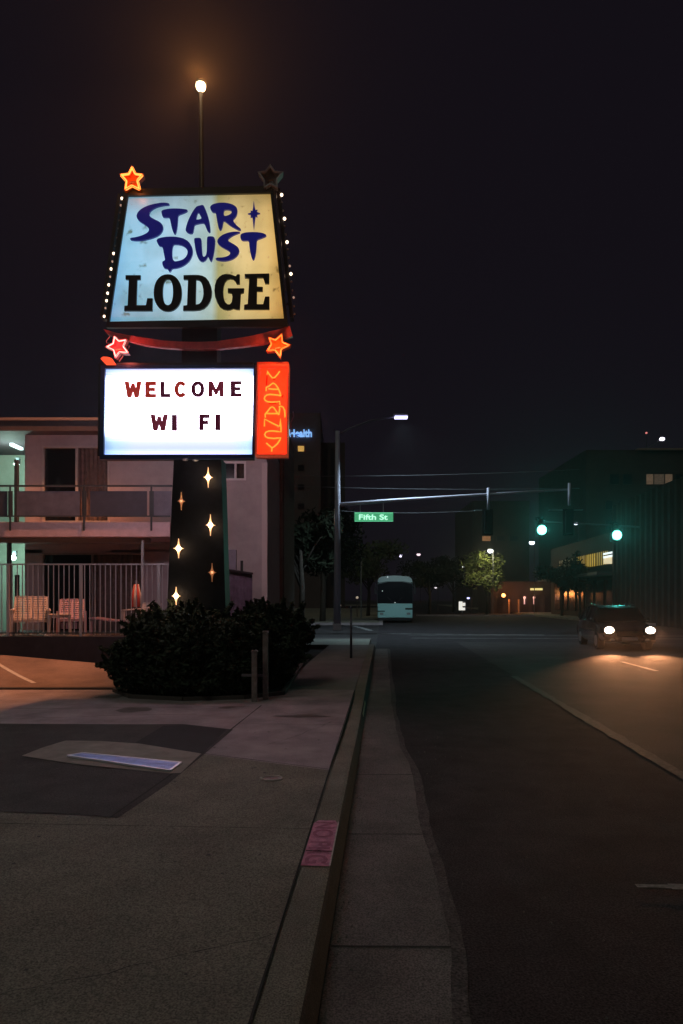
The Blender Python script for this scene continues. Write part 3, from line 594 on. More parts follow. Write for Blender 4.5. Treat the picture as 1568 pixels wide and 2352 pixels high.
# ------------------------------------------------------------ motel
WD, BD, FD = 18.2, 16.6, 15.0
STUC = mat('stucco', (.42, .355, .375), .9, var=.12, vs=3, bump=.5, bs=70)
STUCB = mat('breezeway_stucco', (.45, .52, .45), .85, var=.1, vs=3)
DARKG = mat('dark_glass', (.01, .01, .012), .12)
FRM = mat('window_frame', (.5, .46, .45), .5, .2)
CURT = mat('curtain', (.14, .10, .09), .9, var=.25, vs=9)
SLABM = mat('balcony_slab_paint', (.62, .42, .45), .8, var=.15, vs=5)
STEEL = mat('painted_steel', (.05, .06, .07), .5, .2); STEELL = mat('pale_steel', (.48, .47, .50), .5, .2)
MOT = thing('motel_building', 'two-storey motel with balcony and dark windows behind the sign', 'building', (P(300, 1400, WD).x, WD, .4))
def bx(mb, x0, y0, x1, y1, D, dep): # box whose front spans the photo rectangle at D, dep deep behind
    a = P(x0, y1, D); b = P(x1, y0, D); b2 = P(x1, y1, D); t0 = P(x0, y0, D)
    return mb.box((a.x, D, a.z), (b2.x, D + dep, t0.z))
wz0, roofz = .1, P(100, 962, BD - .3).z
# upper wall with openings, as boxes round the openings
mb = MB()
for r in ((57, 980, 97, 1465), (97, 980, 252, 1024), (97, 1200, 252, 1262), (252, 985, 420, 1465 - 200), (252, 1265, 327, 1268)): bx(mb, *r, WD, .25)
bx(mb, 57, 1262, 420, 1270, WD, .25); bx(mb, 330, 1270, 420, 1470, WD, .25)
mb.box((P(400, 1300, WD).x, WD, .1), (P(612, 1300, WD).x, WD + .25, P(500, 1103, WD).z)) 
bx(mb, 400, 985, 507, 1103, WD, .25); bx(mb, 565, 985, 612, 1103, WD, .25); bx(mb, 507, 985, 565, 1060, WD, .25)
mb.box((P(612, 1300, WD).x - .22, WD + .25, .1), (P(612, 1300, WD).x, WD + 9, P(500, 975, WD).z))
WALL = mb.build('wall', STUC, MOT)
mb = MB(); bx(mb, 601, 1062, 613.5, 1412, WD - .05, .045); mb.build('corner_trim', mat('corner_trim', (.55, .46, .47), .8), MOT)
# breezeway recess on the left
mb = MB(); mb.box((-16, WD + 2.5, .3), (P(57, 1100, WD).x, WD + 2.7, 6.2)); mb.box((P(57, 1100, WD).x - .05, WD + .25, .3), (P(57, 1100, WD).x, WD + 2.5, 6.2)); mb.box((-16, WD, P(0, 1198, WD).z - .25), (P(57, 1100, WD).x - .05, WD + 2.5, P(0, 1198, WD).z))
mb.build('breezeway', STUCB, MOT)
RD = WD - .45; zs, zf = P(100, 989, RD).z, P(100, 963, RD).z
mb = MB(); mb.box((-17, RD + .08, zs), (P(614, 989, WD).x, WD + 9, zs + .08)); mb.box((-17, RD, zs), (P(614, 989, WD).x + .1, RD + .079, zf)); mb.box((-17, RD + .08, zf - .1), (P(614, 989, WD).x + .1, WD + 9, zf))
RF = mb.build('roof', mat('roof_fascia', (.055, .04, .05), .8, var=.2, vs=4), MOT)
mb = MB(); mb.box((-17, RD - .05, zf - .03), (P(614, 989, WD).x + .1, RD - .001, P(100, 959.5, RD).z)); mb.build('lit_fascia_edge', mat('lit_fascia_edge', (.2, .15, .14), .6), RF)  # light along the fascia's top edge put into this paler strip
# windows
def window(x0, y0, x1, y1, D, split, cur, fm=FRM, fw=.05):
    mb = MB(); a = P(x0, y1, D); b = P(x1, y0, D)
    ax, az, bx_, bz = a.x, P(x0, y1, D).z, P(x1, y1, D).x, b.z
    mb.box((ax, D - .03, az), (ax + fw, D + .05, bz)); mb.box((bx_ - fw, D - .03, az), (bx_, D + .05, bz))
    mb.box((ax + fw, D - .03, bz - fw), (bx_ - fw, D + .05, bz)); mb.box((ax + fw, D - .03, az), (bx_ - fw, D + .05, az + fw))
    sx = P(split, y1, D).x; mb.box((sx - fw / 2, D - .028, az + fw), (sx + fw / 2, D + .048, bz - fw))
    w = mb.build('window', fm, MOT)
    g = MB(); g.box((ax + fw, D + .08, az + fw), (sx, D + .09, bz - fw)); g.build('pane', DARKG, w)
    g = MB(); n = 24; L = []
    for i in range(n + 1): L.append((sx + (bx_ - fw - sx) * i / n, D + .12 + .025 * math.sin(i * 1.9)))
    for i in range(n): g.quad((L[i][0], L[i][1], az + fw), (L[i + 1][0], L[i + 1][1], az + fw), (L[i + 1][0], L[i + 1][1], bz - fw), (L[i][0], L[i][1], bz - fw))
    g.build('curtain', CURT, w)
    g = MB(); g.quad((ax, D + .3, az), (bx_, D + .3, az), (bx_, D + .3, bz), (ax, D + .3, bz)); g.build('room_dark', mat('unlit_room', (.015, .014, .015), .9), w)
window(97, 1024, 252, 1200, WD, 176, 1); window(97, 1270, 330, 1462, WD, 212, 1, mat('lower_frame', (.28, .24, .23), .6), .04)
window(507, 1060, 565, 1103, WD, 541, 1, mat('bright_frame', (.62, .55, .58), .5))
# balcony
mb = MB(); a = P(0, 1232, BD); mb.box((-16, BD, a.z), (P(390, 1232, BD).x, WD, P(0, 1199, BD).z)); BAL = mb.build('balcony', SLABM, MOT)
mb = MB(); mb.box((-16, BD + .35, P(0, 1246, BD + .35).z), (P(341, 1245, BD + .35).x, BD + .6, a.z)); mb.build('beam', mat('beam_grey', (.28, .25, .25), .8), BAL)
RM = mat('railing_panel', (.13, .12, .16), .6, var=.2, vs=5); RM2 = mat('railing_panel_dark', (.05, .05, .075), .6, var=.2, vs=5)
mb = MB(); mb.box((-16, BD - .05, P(0, 1118, BD).z), (P(396, 1118, BD).x, BD, P(0, 1114, BD).z)); mb.box((-16, BD - .04, P(0, 1187, BD).z), (P(392, 1187, BD).x, BD - .01, P(0, 1184, BD).z)); RAILB = mb.build('railing', STEEL, MOT)
for x0, x1, m in ((-70, 18, RM2), (40, 184, RM), (208, 338, RM2), (352, 394, RM)):
    mb = MB(); mb.box((P(x0, 1150, BD).x, BD - .03, P(0, 1184, BD).z), (P(x1, 1150, BD).x, BD - .015, P(0, 1128, BD).z)); mb.build('panel', m, RAILB)
for x in (26, 195, 349):
    mb = MB(); mb.box((P(x - 2, 1150, BD).x, BD - .07, P(0, 1219, BD).z), (P(x + 2, 1150, BD).x, BD - .05, P(0, 1114, BD).z)); mb.box((P(x - 5, 1150, BD).x, BD - .048, P(0, 1184, BD).z), (P(x + 5, 1150, BD).x, BD - .035, P(0, 1128, BD).z)); mb.build('post', STEEL, RAILB)
for x, y0, y1, m in ((36, 1055, 1199, STEEL), (19, 1246, 1462, STEEL), (37, 1320, 1462, STEEL)):
    mb = MB(); D = BD + .4; mb.box((P(x - 3.5, y1, D).x, D, P(x, y1, D).z), (P(x + 3.5, y1, D).x, D + .1, P(x, y0, D).z)); mb.build('column', m, MOT)
mb = MB(); mb.box((P(324, 1400, BD + .1).x, BD + .1, P(0, 1462, BD).z), (P(329, 1400, BD + .1).x, BD + .16, P(0, 1240, BD).z)); mb.build('column', STEELL, MOT)
for (x, y) in ((38, 1066), (31, 1281)):
    c = P(x, y, WD + 1.0); mb = MB(); mb.sph(c, .07, 12); 
    o = mb.build('wall_lamp', mat('cool_globe', (.8, 1, .9), .3, emit=(.72, 1, .92), es=9), MOT, smooth=True)
    mb = MB(); mb.box((c.x - .05, c.y + .05, c.z + .02), (c.x + .05, c.y + .12, c.z + .2)); mb.build('bracket', STEEL, o)
    light('breezeway_light', 'POINT', c + Vector((-.16, -.12, .04)), 60, (.62, 1, .84), size=.06)
c = P(30, 1003, WD + 1.0); mb = MB(); mb.box((c.x - .05, c.y - .1, zs - .07), (c.x + .05, c.y + .5, zs - .001)); mb.build('ceiling_light', mat('tube_light', (.9, 1, 1), .3, emit=(.75, .95, 1), es=1.6), MOT)
for (x, y0, y1) in ((507, 1192, 1216), (508.5, 1262, 1300)):
    c0 = P(x, y0, 14.6); c1_ = P(x, y1, 14.6); 
# fluted brown wall beyond
FL = thing('fluted_wing', 'narrow dark brown wing with vertical ribs beyond the motel corner', 'building', (P(632, 1400, 22).x, 22, 0))
mb = MB(); mb.box((P(608, 1400, 22.2).x, 22.2, 0), (P(652, 1400, 22.2).x, 27, P(640, 960, 22.2).z)); w = mb.build('wall', mat('dark_brown_wall', (.07, .05, .045), .8, var=.3, vs=3), FL)
for x0, x1 in ((618, 628), (634.5, 648)):
    mb = MB(); mb.box((P(x0, 1400, 22).x, 22, 0), (P(x1, 1400, 22).x, 22.19, P(640, 965, 22).z)); mb.build('rib', mat('brown_rib', (.17, .11, .09), .8, var=.3, vs=3), FL)
# low wall and pool deck
zt = P(100, 1461, FD).z; x1 = P(300, 1461, FD).x
DECK = thing('pool_terrace', 'dark low wall carrying the raised pool terrace in front of the motel', 'terrace', (-8, FD - .05, 0))
mb = MB(); mb.box((-16, FD - .1, -.1), (P(470, 1461, FD).x, FD + .12, zt)); mb.build('retaining_wall', mat('dark_wall', (.028, .026, .035), .9, var=.3, vs=4, bump=.4), DECK)
mb = MB(); mb.box((-16, FD + .12, -.1), (P(470, 1461, FD).x, WD + .0, zt - .02)); mb.build('floor', mat('terrace_floor', (.09, .08, .085), .85, var=.2, vs=2), DECK)
# pool fence
PF = thing('pool_fence', 'pale metal picket fence around the pool terrace', 'fence', (-5, FD, zt))
zr = P(100, 1294, FD).z; xe = P(392, 1294, FD).x
mb = MB(); mb.box((-14, FD - .02, zr - .03), (xe, FD + .02, zr)); mb.build('top_rail', STEELL, PF)
mb = MB(); mb.box((-14, FD - .015, zt + .06), (xe, FD + .015, zt + .085)); mb.build('bottom_rail', STEEL, PF)
px = 4.0; mb = MB(); xs = []
while px < 392: xs.append(px); px += 11.9
for x in [-9, -21] + xs:
    X = P(x, 1380, FD).x; mb.box((X - .0075, FD - .01, zt + .03), (X + .0075, FD + .01, zr - .03))
mb.build('pickets', STEELL, PF)
for x in (19, 186, 366):
    mb = MB(); X = P(x, 1380, FD).x; mb.box((X - .025, FD - .03, zt), (X + .025, FD + .03, zr - .032)); mb.build('post', STEELL, PF)
# purple boarded gate right of the pylon
BF = thing('boarded_gate', 'purple boarded gate and fence between pylon and motel corner', 'gate', (P(545, 1410, 14.2).x, 14.2, 0))
GP = mat('gate_boards', (.17, .13, .20), .7, var=.3, vs=9)
mb = MB(); 
for i in range(9):
    x0 = 511 + i * 7.6; y0 = 1308 + i * .9; mb.box((P(x0, 1400, 14.2).x, 14.2, .0), (P(x0 + 7, 1400, 14.2).x, 14.23, P(x0, y0, 14.2).z))
mb.build('board_panel', GP, BF)
mb = MB(); mb.bar(P(508, 1306, 14.17), P(581, 1317, 14.17), .05, .04); mb.build('cap_rail', mat('dark_cap', (.03, .025, .03), .7), BF)
mb = MB(); mb.box((P(552, 1300, 14.2).x, 14.19, P(555, 1312, 14.2).z), (P(558, 1300, 14.2).x, 14.24, P(555, 1287, 14.2).z)); mb.build('post_finial', FRAME, BF)
mb = MB(); mb.box((P(505, 1300, 16).x, 16, .3), (P(542, 1300, 16).x, 16.1, P(520, 1262, 16).z)); mb.build('tall_panel', mat('tall_boards', (.16, .15, .19), .7, var=.2, vs=6), BF)
o = MB(); o.tube([P(582, 1374, 16.5), P(606, 1387, 16.5), P(612, 1402, 16.5)], .022, 6)
own_origin(o.build('handrail', STEEL, label='short dark sloping handrail at the foot of the motel corner', cat='handrail'))

# ------------------------------------------------------------ pool furniture
RES = mat('resin_tan', (.52, .42, .39), .55, var=.12, vs=8); RESP = mat('resin_mauve', (.42, .26, .32), .6, var=.12, vs=8)
def lounge(name, label, x0, x1, ytop, ybot, D, m, arms=True, rz=0):
    b0 = P((x0 + x1) / 2, ybot, D); w = P(x1, ybot, D).x - P(x0, ybot, D).x; h = P(x0, ytop, D).z - zt
    t = thing(name, label, 'chair', (b0.x, D, zt), rz, 'plastic pool chairs on the terrace', local=True)
    hw = w / 2; sy = .36
    mb = MB(); lean = .22
    def bp_(u, v): return Vector((u * hw * (.80 + .06 * (1 - v)), .12 + lean * v, sy + (h - sy) * v))
    for i in range(9):
        v0 = i / 9 + .015; v1 = (i + 1) / 9 - .01; a, b, c, d = bp_(-1, v0), bp_(1, v0), bp_(1, v1), bp_(-1, v1)
        off = Vector((0, .02, 0)); mb.add([a, b, c, d, a + off, b + off, c + off, d + off], [(0, 1, 2, 3), (7, 6, 5, 4), (0, 4, 5, 1), (1, 5, 6, 2), (2, 6, 7, 3), (3, 7, 4, 0)])
    for u in (-1.04, 1.04, 0): mb.bar(bp_(u, 0) + Vector((0, .02, 0)), bp_(u * .97, 1) + Vector((0, .02, .01)), .045, .035)
    mb.bar(bp_(-.98, 1) + Vector((0, .01, 0)), bp_(.98, 1) + Vector((0, .01, 0)), .04, .05)
    mb.build('backrest', m, t, bevel=.006)
    mb = MB()
    for i in range(7): mb.box((-hw * .84, -.36 + i * .07, sy - .03 + .002 * i), (hw * .84, -.305 + i * .07, sy))
    mb.bar((-hw * .84, -.37, sy - .04), (hw * .84, -.37, sy - .04), .04, .06)
    for i in range(5): mb.box((-hw * .68 + i * hw * .29, -.36, .12), (-hw * .68 + i * hw * .29 + hw * .2, -.35, sy - .09))
    mb.build('seat', m, t)
    for sx in (-1, 1):
        mb = MB(); mb.bar((sx * hw * .95, -.38, 0), (sx * hw * .93, -.36, sy + .17), .055); mb.build('leg', m, t)
        mb = MB(); mb.bar((sx * hw * .9, .3, 0), (sx * hw * .88, .2, sy), .05); mb.build('leg', m, t)
        if arms: mb = MB(); mb.bar((sx * hw * .94, -.40, sy + .19), (sx * hw * .9, .22, sy + .22), .075, .03); mb.build('armrest', m, t, bevel=.01)
    return t
lounge('pool_chair', 'tan slatted plastic armchair leftmost behind the fence', 30, 112, 1371, 1462, FD + .65, RES, True, R(23))
lounge('pool_chair', 'mauve plastic chair standing right of the small table', 134, 196, 1377, 1455, FD + 1.3, RESP, False, R(20))
lounge('pool_chair', 'pale plastic chair with arched back half hidden by the bush', 300, 358, 1386, 1455, FD + .9, RES, True, R(-20))
t = thing('side_table', 'small tan plastic side table between two pool chairs', 'table', (P(137, 1464, FD + .45).x, FD + .45, zt), R(20), local=True)
mb = MB(); mb.box((-.24, -.2, .44), (.24, .2, .475)); mb.build('table_top', RES, t, bevel=.01)
mb = MB(); mb.box((-.21, -.17, .39), (.21, -.15, .438)); mb.box((-.21, .15, .39), (.21, .17, .438)); mb.build('apron', RES, t)
for sx in (-1, 1):
    for sy in (-1, 1): mb = MB(); mb.bar((sx * .22, sy * .17, 0), (sx * .2, sy * .155, .438), .055); mb.build('leg', RES, t)
t = thing('sun_lounger', 'low pale plastic lounger reclining behind the fence left of the bush', 'sun lounger', (P(270, 1455, FD + .9).x, FD + .9, zt), 0, local=True)
mb = MB()
for i in range(11): mb.box((-.55 + i * .085, -.3, .3 + (.012 * max(0, 5 - i)) ** 1), (-.48 + i * .085, .3, .33 + .012 * max(0, 5 - i)))
mb.build('slatted_bed', RESP, t)
for sx in (-.5, .35):
    for sy in (-.28, .28): mb = MB(); mb.bar((sx, sy, 0), (sx, sy, .3), .05); mb.build('leg', RESP, t)
t = thing('rolled_umbrella', 'closed red and white striped parasol standing behind the fence', 'parasol', (P(313, 1455, FD + 1.4).x, FD + 1.4, zt), 0, local=True)
mb = MB(); mb.tube([(0, 0, 0), (0, 0, 1.25)], .018, 8); mb.build('pole', STEELL, t)
for i in range(8):
    mb = MB(); a = i * math.pi / 4; mb.tube([(.085 * math.cos(a), .085 * math.sin(a), .62), (.1 * math.cos(a), .1 * math.sin(a), .85), (.04 * math.cos(a), .04 * math.sin(a), 1.15)], .045, 6, r2=.02); mb.build('canopy_fold', mat('canopy_red', (.6, .07, .04), .8) if i % 2 else mat('canopy_cream', (.65, .5, .4), .8), t, smooth=True)

# ------------------------------------------------------------ shrubs and trees
def leafcloud(mb, c, r, n, ls, rnd, flat=.0, hollow=.55):
    for _ in range(n):
        while True:
            d = Vector((rnd.uniform(-1, 1), rnd.uniform(-1, 1), rnd.uniform(-1, 1)))
            if .05 < d.length < 1: break
        d = d.normalized() * (hollow + (1 - hollow) * rnd.random() ** .6)
        p = Vector((c[0] + d.x * r[0], c[1] + d.y * r[1], c[2] + d.z * r[2]))
        a = Vector((rnd.gauss(0, 1), rnd.gauss(0, 1), rnd.gauss(0, 1))).normalized(); b = a.orthogonal().normalized(); l = ls * rnd.uniform(.6, 1.4)
        mb.quad(p - a * l, p + b * l * .38, p + a * l, p - b * l * .38)
LEAF = mat('juniper_leaf', (.045, .062, .04), .7, spec=.2, var=.4, vs=6); WOOD = mat('bark', (.06, .045, .035), .9, var=.3, vs=8)
def shrub(label, clumps, seed, ls=.055):
    rnd = random.Random(seed); c0 = clumps[0]
    t = thing('bush', label, 'bush', (c0[0], c0[1], 0), 0, 'dark bushes under the motel sign')
    mb = MB()
    for (x, y, z, rx, ry, rz_) in clumps:
        leafcloud(mb, (x, y, z), (rx, ry, rz_), int(2200 * (rx * rz_) / .3) + 300, ls, rnd, hollow=.5)
        for k in range(7):
            a = rnd.uniform(0, 6.28); e = rnd.uniform(-.2, 1); q_ = math.sqrt(max(0, 1 - e * e * .8))
            leafcloud(mb, (x + rx * math.cos(a) * q_ * .85, y + ry * math.sin(a) * q_ * .85, z + rz_ * e * .85), (rx * .32, ry * .32, rz_ * .32), 260, ls * .9, rnd, hollow=.2)
    for (x, y, z, rx, ry, rz_) in clumps:      # loose sprigs that break the outline
        for k in range(26):
            a = rnd.uniform(0, 6.28); e = rnd.uniform(-.1, 1); q_ = math.sqrt(max(0, 1 - e * e))
            d = Vector((math.cos(a) * q_, math.sin(a) * q_, e)); p = Vector((x + rx * d.x, y + ry * d.y, z + rz_ * d.z)); L_ = rnd.uniform(.08, .26)
            d = (d + Vector((rnd.uniform(-.5, .5), rnd.uniform(-.5, .5), rnd.uniform(-.1, .6)))).normalized()
            for j in range(16): leafcloud(mb, p + d * (L_ * j / 16), (.03, .03, .03), 4, ls * .8, rnd, hollow=.1)
    mb.build('foliage', LEAF, t)
    mb = MB()
    for (x, y, z, rx, ry, rz_) in clumps:
        for k in range(4): mb.tube([(c0[0] + rnd.uniform(-.1, .1), c0[1], 0), ((x + c0[0]) / 2 + rnd.uniform(-.1, .1), y, z * .6), (x + rnd.uniform(-rx, rx) * .6, y + rnd.uniform(-ry, ry) * .6, z + rz_ * .5)], .03, 5, r2=.008)
    mb.build('branches', WOOD, t)
def bc(x, y, D, rx, ry, rz_): p = P(x, y, D); return (p.x, D, p.z, rx, ry, rz_)
shrub('wide dark spreading bush at the foot of the sign pylon', [bc(400, 1500, 11.6, .8, .7, .72), bc(320, 1530, 11.7, .5, .5, .48), bc(480, 1480, 11.6, .72, .6, .56), bc(420, 1438, 11.8, .62, .4, .30), bc(520, 1520, 11.5, .55, .45, .55), bc(350, 1452, 11.9, .40, .3, .22), bc(560, 1462, 11.8, .42, .4, .36), bc(450, 1570, 11.5, .8, .5, .24)], 3)
shrub('rounded dark bush right of the pale posts beside the pavement', [bc(655, 1460, 13.2, .5, .5, .52), bc(630, 1510, 12.8, .45, .45, .5), bc(610, 1440, 13.0, .5, .45, .42), bc(600, 1550, 12.4, .42, .4, .3)], 5)
# planting bed
sheet('planting_bed', [G(262, 1585), G(300, 1600), G(420, 1606), G(560, 1602), G(650, 1592), G(668, 1560), G(700, 1510), G(640, 1500), G(420, 1540), G(300, 1560)], DIRT, z=.016)
mb = MB(); q = [G(262, 1588), G(300, 1603), G(420, 1609), G(560, 1605), G(650, 1595), G(672, 1560), G(704, 1512)]
for i in range(len(q) - 1): mb.bar((q[i].x, q[i].y, .03), (q[i + 1].x, q[i + 1].y, .03), .06, .06)
mb.build('bed_edging', mat('edging', (.09, .075, .07), .9), kind='structure')
def post(label, x, yt, yb, D, w):
    a = P(x, yb, D); b = P(x, yt, D); mb = MB(); mb.box((a.x - w / 2, D, 0), (a.x + w / 2, D + w, b.z)); mb.box((a.x - w / 2 - .008, D - .008, b.z), (a.x + w / 2 + .008, D + w + .008, b.z + .03))
    own_origin(mb.build('bollard_post', mat('weathered_post', (.26, .21, .20), .85, var=.35, vs=12), bevel=.006, label=label, cat='post', group='pale posts beside the bushes'))
post('shorter pale wooden post standing in front of the bushes', 583.5, 1498, 1592, 10.9, .085)
post('taller pale wooden post standing behind the shorter one by the bushes', 609, 1453, 1590, 11.15, .085)
mb = MB(); mb.bar(P(555, 1550, 11.08), P(603, 1551, 11.08), .04); own_origin(mb.build('guard_rail', mat('rail_wood', (.2, .17, .2), .8), label='low horizontal rail running between the two pale posts', cat='rail'))
mb = MB(); a = G(806, 1511); mb.tube([(a.x, a.y, 0), (a.x, a.y, 1.36)], .035, 8, r2=.03); mb.sph((a.x, a.y, 1.38), .045, 8)
own_origin(mb.build('thin_post', STEEL, smooth=True, label='thin dark post standing at the pavement edge before the corner', cat='post'))

LEAFT = mat('tree_leaf', (.018, .022, .013), .8, spec=.08, var=.4, vs=2)
def tree(name, label, X, D, h, rad, seed, n=2600, ls=.22, crown=.62, group=None, lm=LEAFT, base=0):
    rnd = random.Random(seed)
    t = thing(name, label, 'tree', (X, D, base), 0, group)
    mb = MB(); cz = base + h * (1 - crown / 2)
    mb.tube([(X, D, base - .2), (X + .1, D, base + h * .3), (X, D, base + h * .6)], h * .028, 8, r2=h * .012)
    tips = []
    for k in range(9):
        a = rnd.uniform(0, 6.28); rr = rad * rnd.uniform(.35, .8); z0 = base + h * rnd.uniform(.28, .5); tip = Vector((X + math.cos(a) * rr, D + math.sin(a) * rr, cz + h * crown * .5 * rnd.uniform(-.6, .8)))
        mb.tube([(X, D, z0), Vector((X, D, z0)).lerp(tip, .5) + Vector((0, 0, .2)), tip], h * .010, 5, r2=h * .003); tips.append(tip)
    mb.build('trunk', WOOD, t, smooth=True)
    mb = MB()
    for tip in tips + [Vector((X, D, cz))]:
        q_ = rnd.uniform(.35, .55); leafcloud(mb, tip, (rad * q_, rad * q_, h * crown * .5 * q_), n // 10, ls, rnd, hollow=.15)
    mb.build('crown', lm, t)
    return t
def txy(x, D): return P(x, 1400, D).x
GT = 'dark street trees beyond the motel'
tree('street_tree', 'large dark tree right behind the fluted wing', txy(690, 40), 40, 7.6, 2.2, 11, group=GT)
tree('street_tree', 'dark tree filling the gap left of the traffic mast', txy(740, 50), 50, 8.5, 2.6, 12, group=GT)
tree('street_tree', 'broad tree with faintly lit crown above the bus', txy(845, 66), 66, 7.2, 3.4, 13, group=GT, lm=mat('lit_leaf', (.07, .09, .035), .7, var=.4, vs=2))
tree('street_tree', 'dark tree right of the bus below two small white lamps', txy(985, 80), 80, 6.5, 3.5, 14, group=GT)
tree('street_tree', 'low dark tree in front of the orange lit shopfront', txy(1290, 66), 66, 6, 2.8, 15, group=GT)
tree('street_tree', 'small dark tree at the left of the brightly lit tree', txy(1040, 95), 95, 7, 4, 16, group=GT)
tree('street_tree', 'dark tree before the yellow lit windows', txy(1330, 60), 60, 4.6, 1.8, 18, group=GT)
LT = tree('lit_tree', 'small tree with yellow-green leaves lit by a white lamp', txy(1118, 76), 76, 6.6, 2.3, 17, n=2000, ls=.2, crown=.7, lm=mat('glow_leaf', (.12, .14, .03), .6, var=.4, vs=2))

# ------------------------------------------------------------ traffic mast on the near left corner
MD = 35.0
GALV = mat('galvanised', (.42, .40, .48), .6, .2)
TM = thing('traffic_mast', 'grey traffic signal mast with long arm, street lamp and green Fifth St sign', 'traffic mast', (P(774, 1440, MD).x, MD, 0))
mb = MB(); mb.tube([P(774, 1440, MD) * 1 if False else Vector((P(774, 1440, MD).x, MD, 0)), P(775, 1160, MD), P(775, 990, MD)], .19, 12, r2=.11); mb.build('pole', GALV, TM, smooth=True)
mb = MB(); mb.box((P(764, 1440, MD).x, MD - .2, 0), (P(784, 1440, MD).x, MD + .2, .35)); mb.build('base_plate', GALV, TM, bevel=.03)
arm = [P(778, 1159, MD), P(900, 1149, MD), P(1120, 1135, MD), P(1308, 1124, MD)]
mb = MB(); mb.tube(arm, .11, 10, r2=.05); AR = mb.build('arm', GALV, TM, smooth=True)
mb = MB(); mb.tube([P(775, 1000, MD), P(800, 985, MD), P(850, 966, MD), P(905, 957, MD)], .05, 8); LA = mb.build('lamp_arm', mat('dark_galv', (.14, .13, .16), .5, .4), TM, smooth=True)
mb = MB(); mb.box(P(903, 958, MD) - Vector((0, .15, 0)), P(936, 951.5, MD) + Vector((0, .15, 0))); LH = mb.build('lamp_head', mat('lamp_housing', (.3, .3, .34), .5), TM, bevel=.02)
a = P(906, 959.5, MD); b = P(935, 956.5, MD); mb = MB(); mb.box((a.x, MD - .19, a.z - .03), (b.x, MD + .14, b.z - .01)); mb.build('lamp_lens', mat('led_lens', (.8, .85, 1), .3, emit=(.62, .60, 1.0), es=3), LH)
lc = P(920, 960, MD); light('mast_lamp_light', 'SPOT', lc - Vector((0, 0, .15)), 2500, (.62, .86, 1), (lc.x + 2.5, MD + 2, 0), .25, 142, .6)
SG = mat('signal_black', (.012, .013, .014), .5); VIS = mat('visor_glint', (.2, .3, .33), .3)
def signal_head(x, ytop, D, par, lit=False, rail=True, wide=1.0, h=1.15):
    c = P(x, ytop, D); w = .34 * wide
    mb = MB(); mb.box((c.x - w / 2 - .11, D + .16, c.z - h - .1), (c.x + w / 2 + .11, D + .19, c.z + .1)); mb.box((c.x - w / 2, D - .06, c.z - h), (c.x + w / 2, D + .158, c.z))
    s_ = mb.build('signal_head', SG, par, bevel=.01)
    for i in range(3):
        zc = c.z - h * (i + .5) / 3; r = h / 6 * .82
        if lit:
            mb = MB(); mb.tube([(c.x, D - .065, zc), (c.x, D - .10, zc)], r, 20); 
            col = ('red_lens', 'amber_lens', 'green_lens')[i]
            m = mat(col, (.05, .01, .01), .3) if i == 0 else mat(col, (.05, .03, .005), .3) if i == 1 else mat('green_lens', (.2, 1, .8), .3, emit=(.16, 1.0, .72), es=5.5)
            mb.build(col, m, s_)
        mb = MB(); pts = []
        for k in range(9):
            t_ = R(-10 + k * 25); pts.append((math.cos(t_), math.sin(t_)))
        y0, y1 = (D - .06, D - .30) if lit else (D + .2, D + .44)
        for k in range(8):
            p, q_ = pts[k], pts[k + 1]; rr = r * 1.1
            mb.quad((c.x + p[0] * rr, y0, zc + p[1] * rr), (c.x + q_[0] * rr, y0, zc + q_[1] * rr), (c.x + q_[0] * rr, y1, zc + q_[1] * rr), (c.x + p[0] * rr, y1, zc + p[1] * rr))
        mb.build('visor', SG, s_)
    return s_
for x, y0, y1 in ((1121, 1120, 1170), (1307, 1109, 1160)):
    mb = MB(); mb.tube([P(x, y0, MD - .05), P(x, y1, MD - .05)], .075, 8); mb.build('hanger', GALV, AR, smooth=True)
signal_head(1121, 1172, MD, TM); signal_head(1307, 1172, MD, TM)
mb = MB(); mb.box(P(1262, 1169.5, MD + .3), P(1336, 1172, MD + .5)); mb.box(P(1090, 1170, MD + .3), P(1112, 1173, MD + .5)); mb.build('visor_glint_bar', VIS, TM)  # added bars, their paler colour stands for lamplight on the signal tops
SN = MB(); a = P(812, 1198, MD - .2); b = P(904, 1176, MD - .2); SN.box((a.x, MD - .2, a.z), (b.x, MD - .05, b.z)); SNo = SN.build('street_sign', mat('sign_case', (.05, .12, .09), .4), TM)
mb = MB(); mb.quad(P(814, 1196.5, MD - .215), P(902.5, 1196.5, MD - .215), P(902.5, 1177.5, MD - .215), P(814, 1177.5, MD - .215)); mb.build('green_face', mat('green_face', (.05, .4, .2), .4, emit=lin((68, 152, 108)), es=1.05), SNo)
mb = MB(); mb.quad(P(814, 1197.2, MD - .21), P(902.5, 1197.2, MD - .21), P(902.5, 1196.4, MD - .23), P(814, 1196.4, MD - .23)); mb.quad(P(814, 1178.0, MD - .22), P(902.5, 1178.0, MD - .22), P(902.5, 1176.8, MD - .22), P(814, 1176.8, MD - .22)); mb.build('sign_edge', mat('edge_glow', (.3, .7, .5), .4, emit=lin((120, 235, 180)), es=1), SNo)
obj('sign_text', fit_text('Fifth St', 824, 890, 1181, 1193.5, MD - .232, .02, .006), mat('sign_white', (.8, .9, .85), .4, emit=lin((190, 250, 225)), es=1.1), SNo)
mb = MB()
for x in (827, 880): mb.bar(P(x, 1153, MD - .1), P(x, 1177, MD - .1), .04)
mb.build('sign_hanger', GALV, SNo)
mb = MB(); mb.tube([P(768, 1168, MD - .3), P(767.5, 1205, MD - .3)], .028, 6); mb.tube([P(767.5, 985, MD - .3), P(767.5, 991, MD - .3)], .03, 6); mb.build('cable_conduit', mat('bright_conduit', (.6, .6, .6), .2, .9), TM)
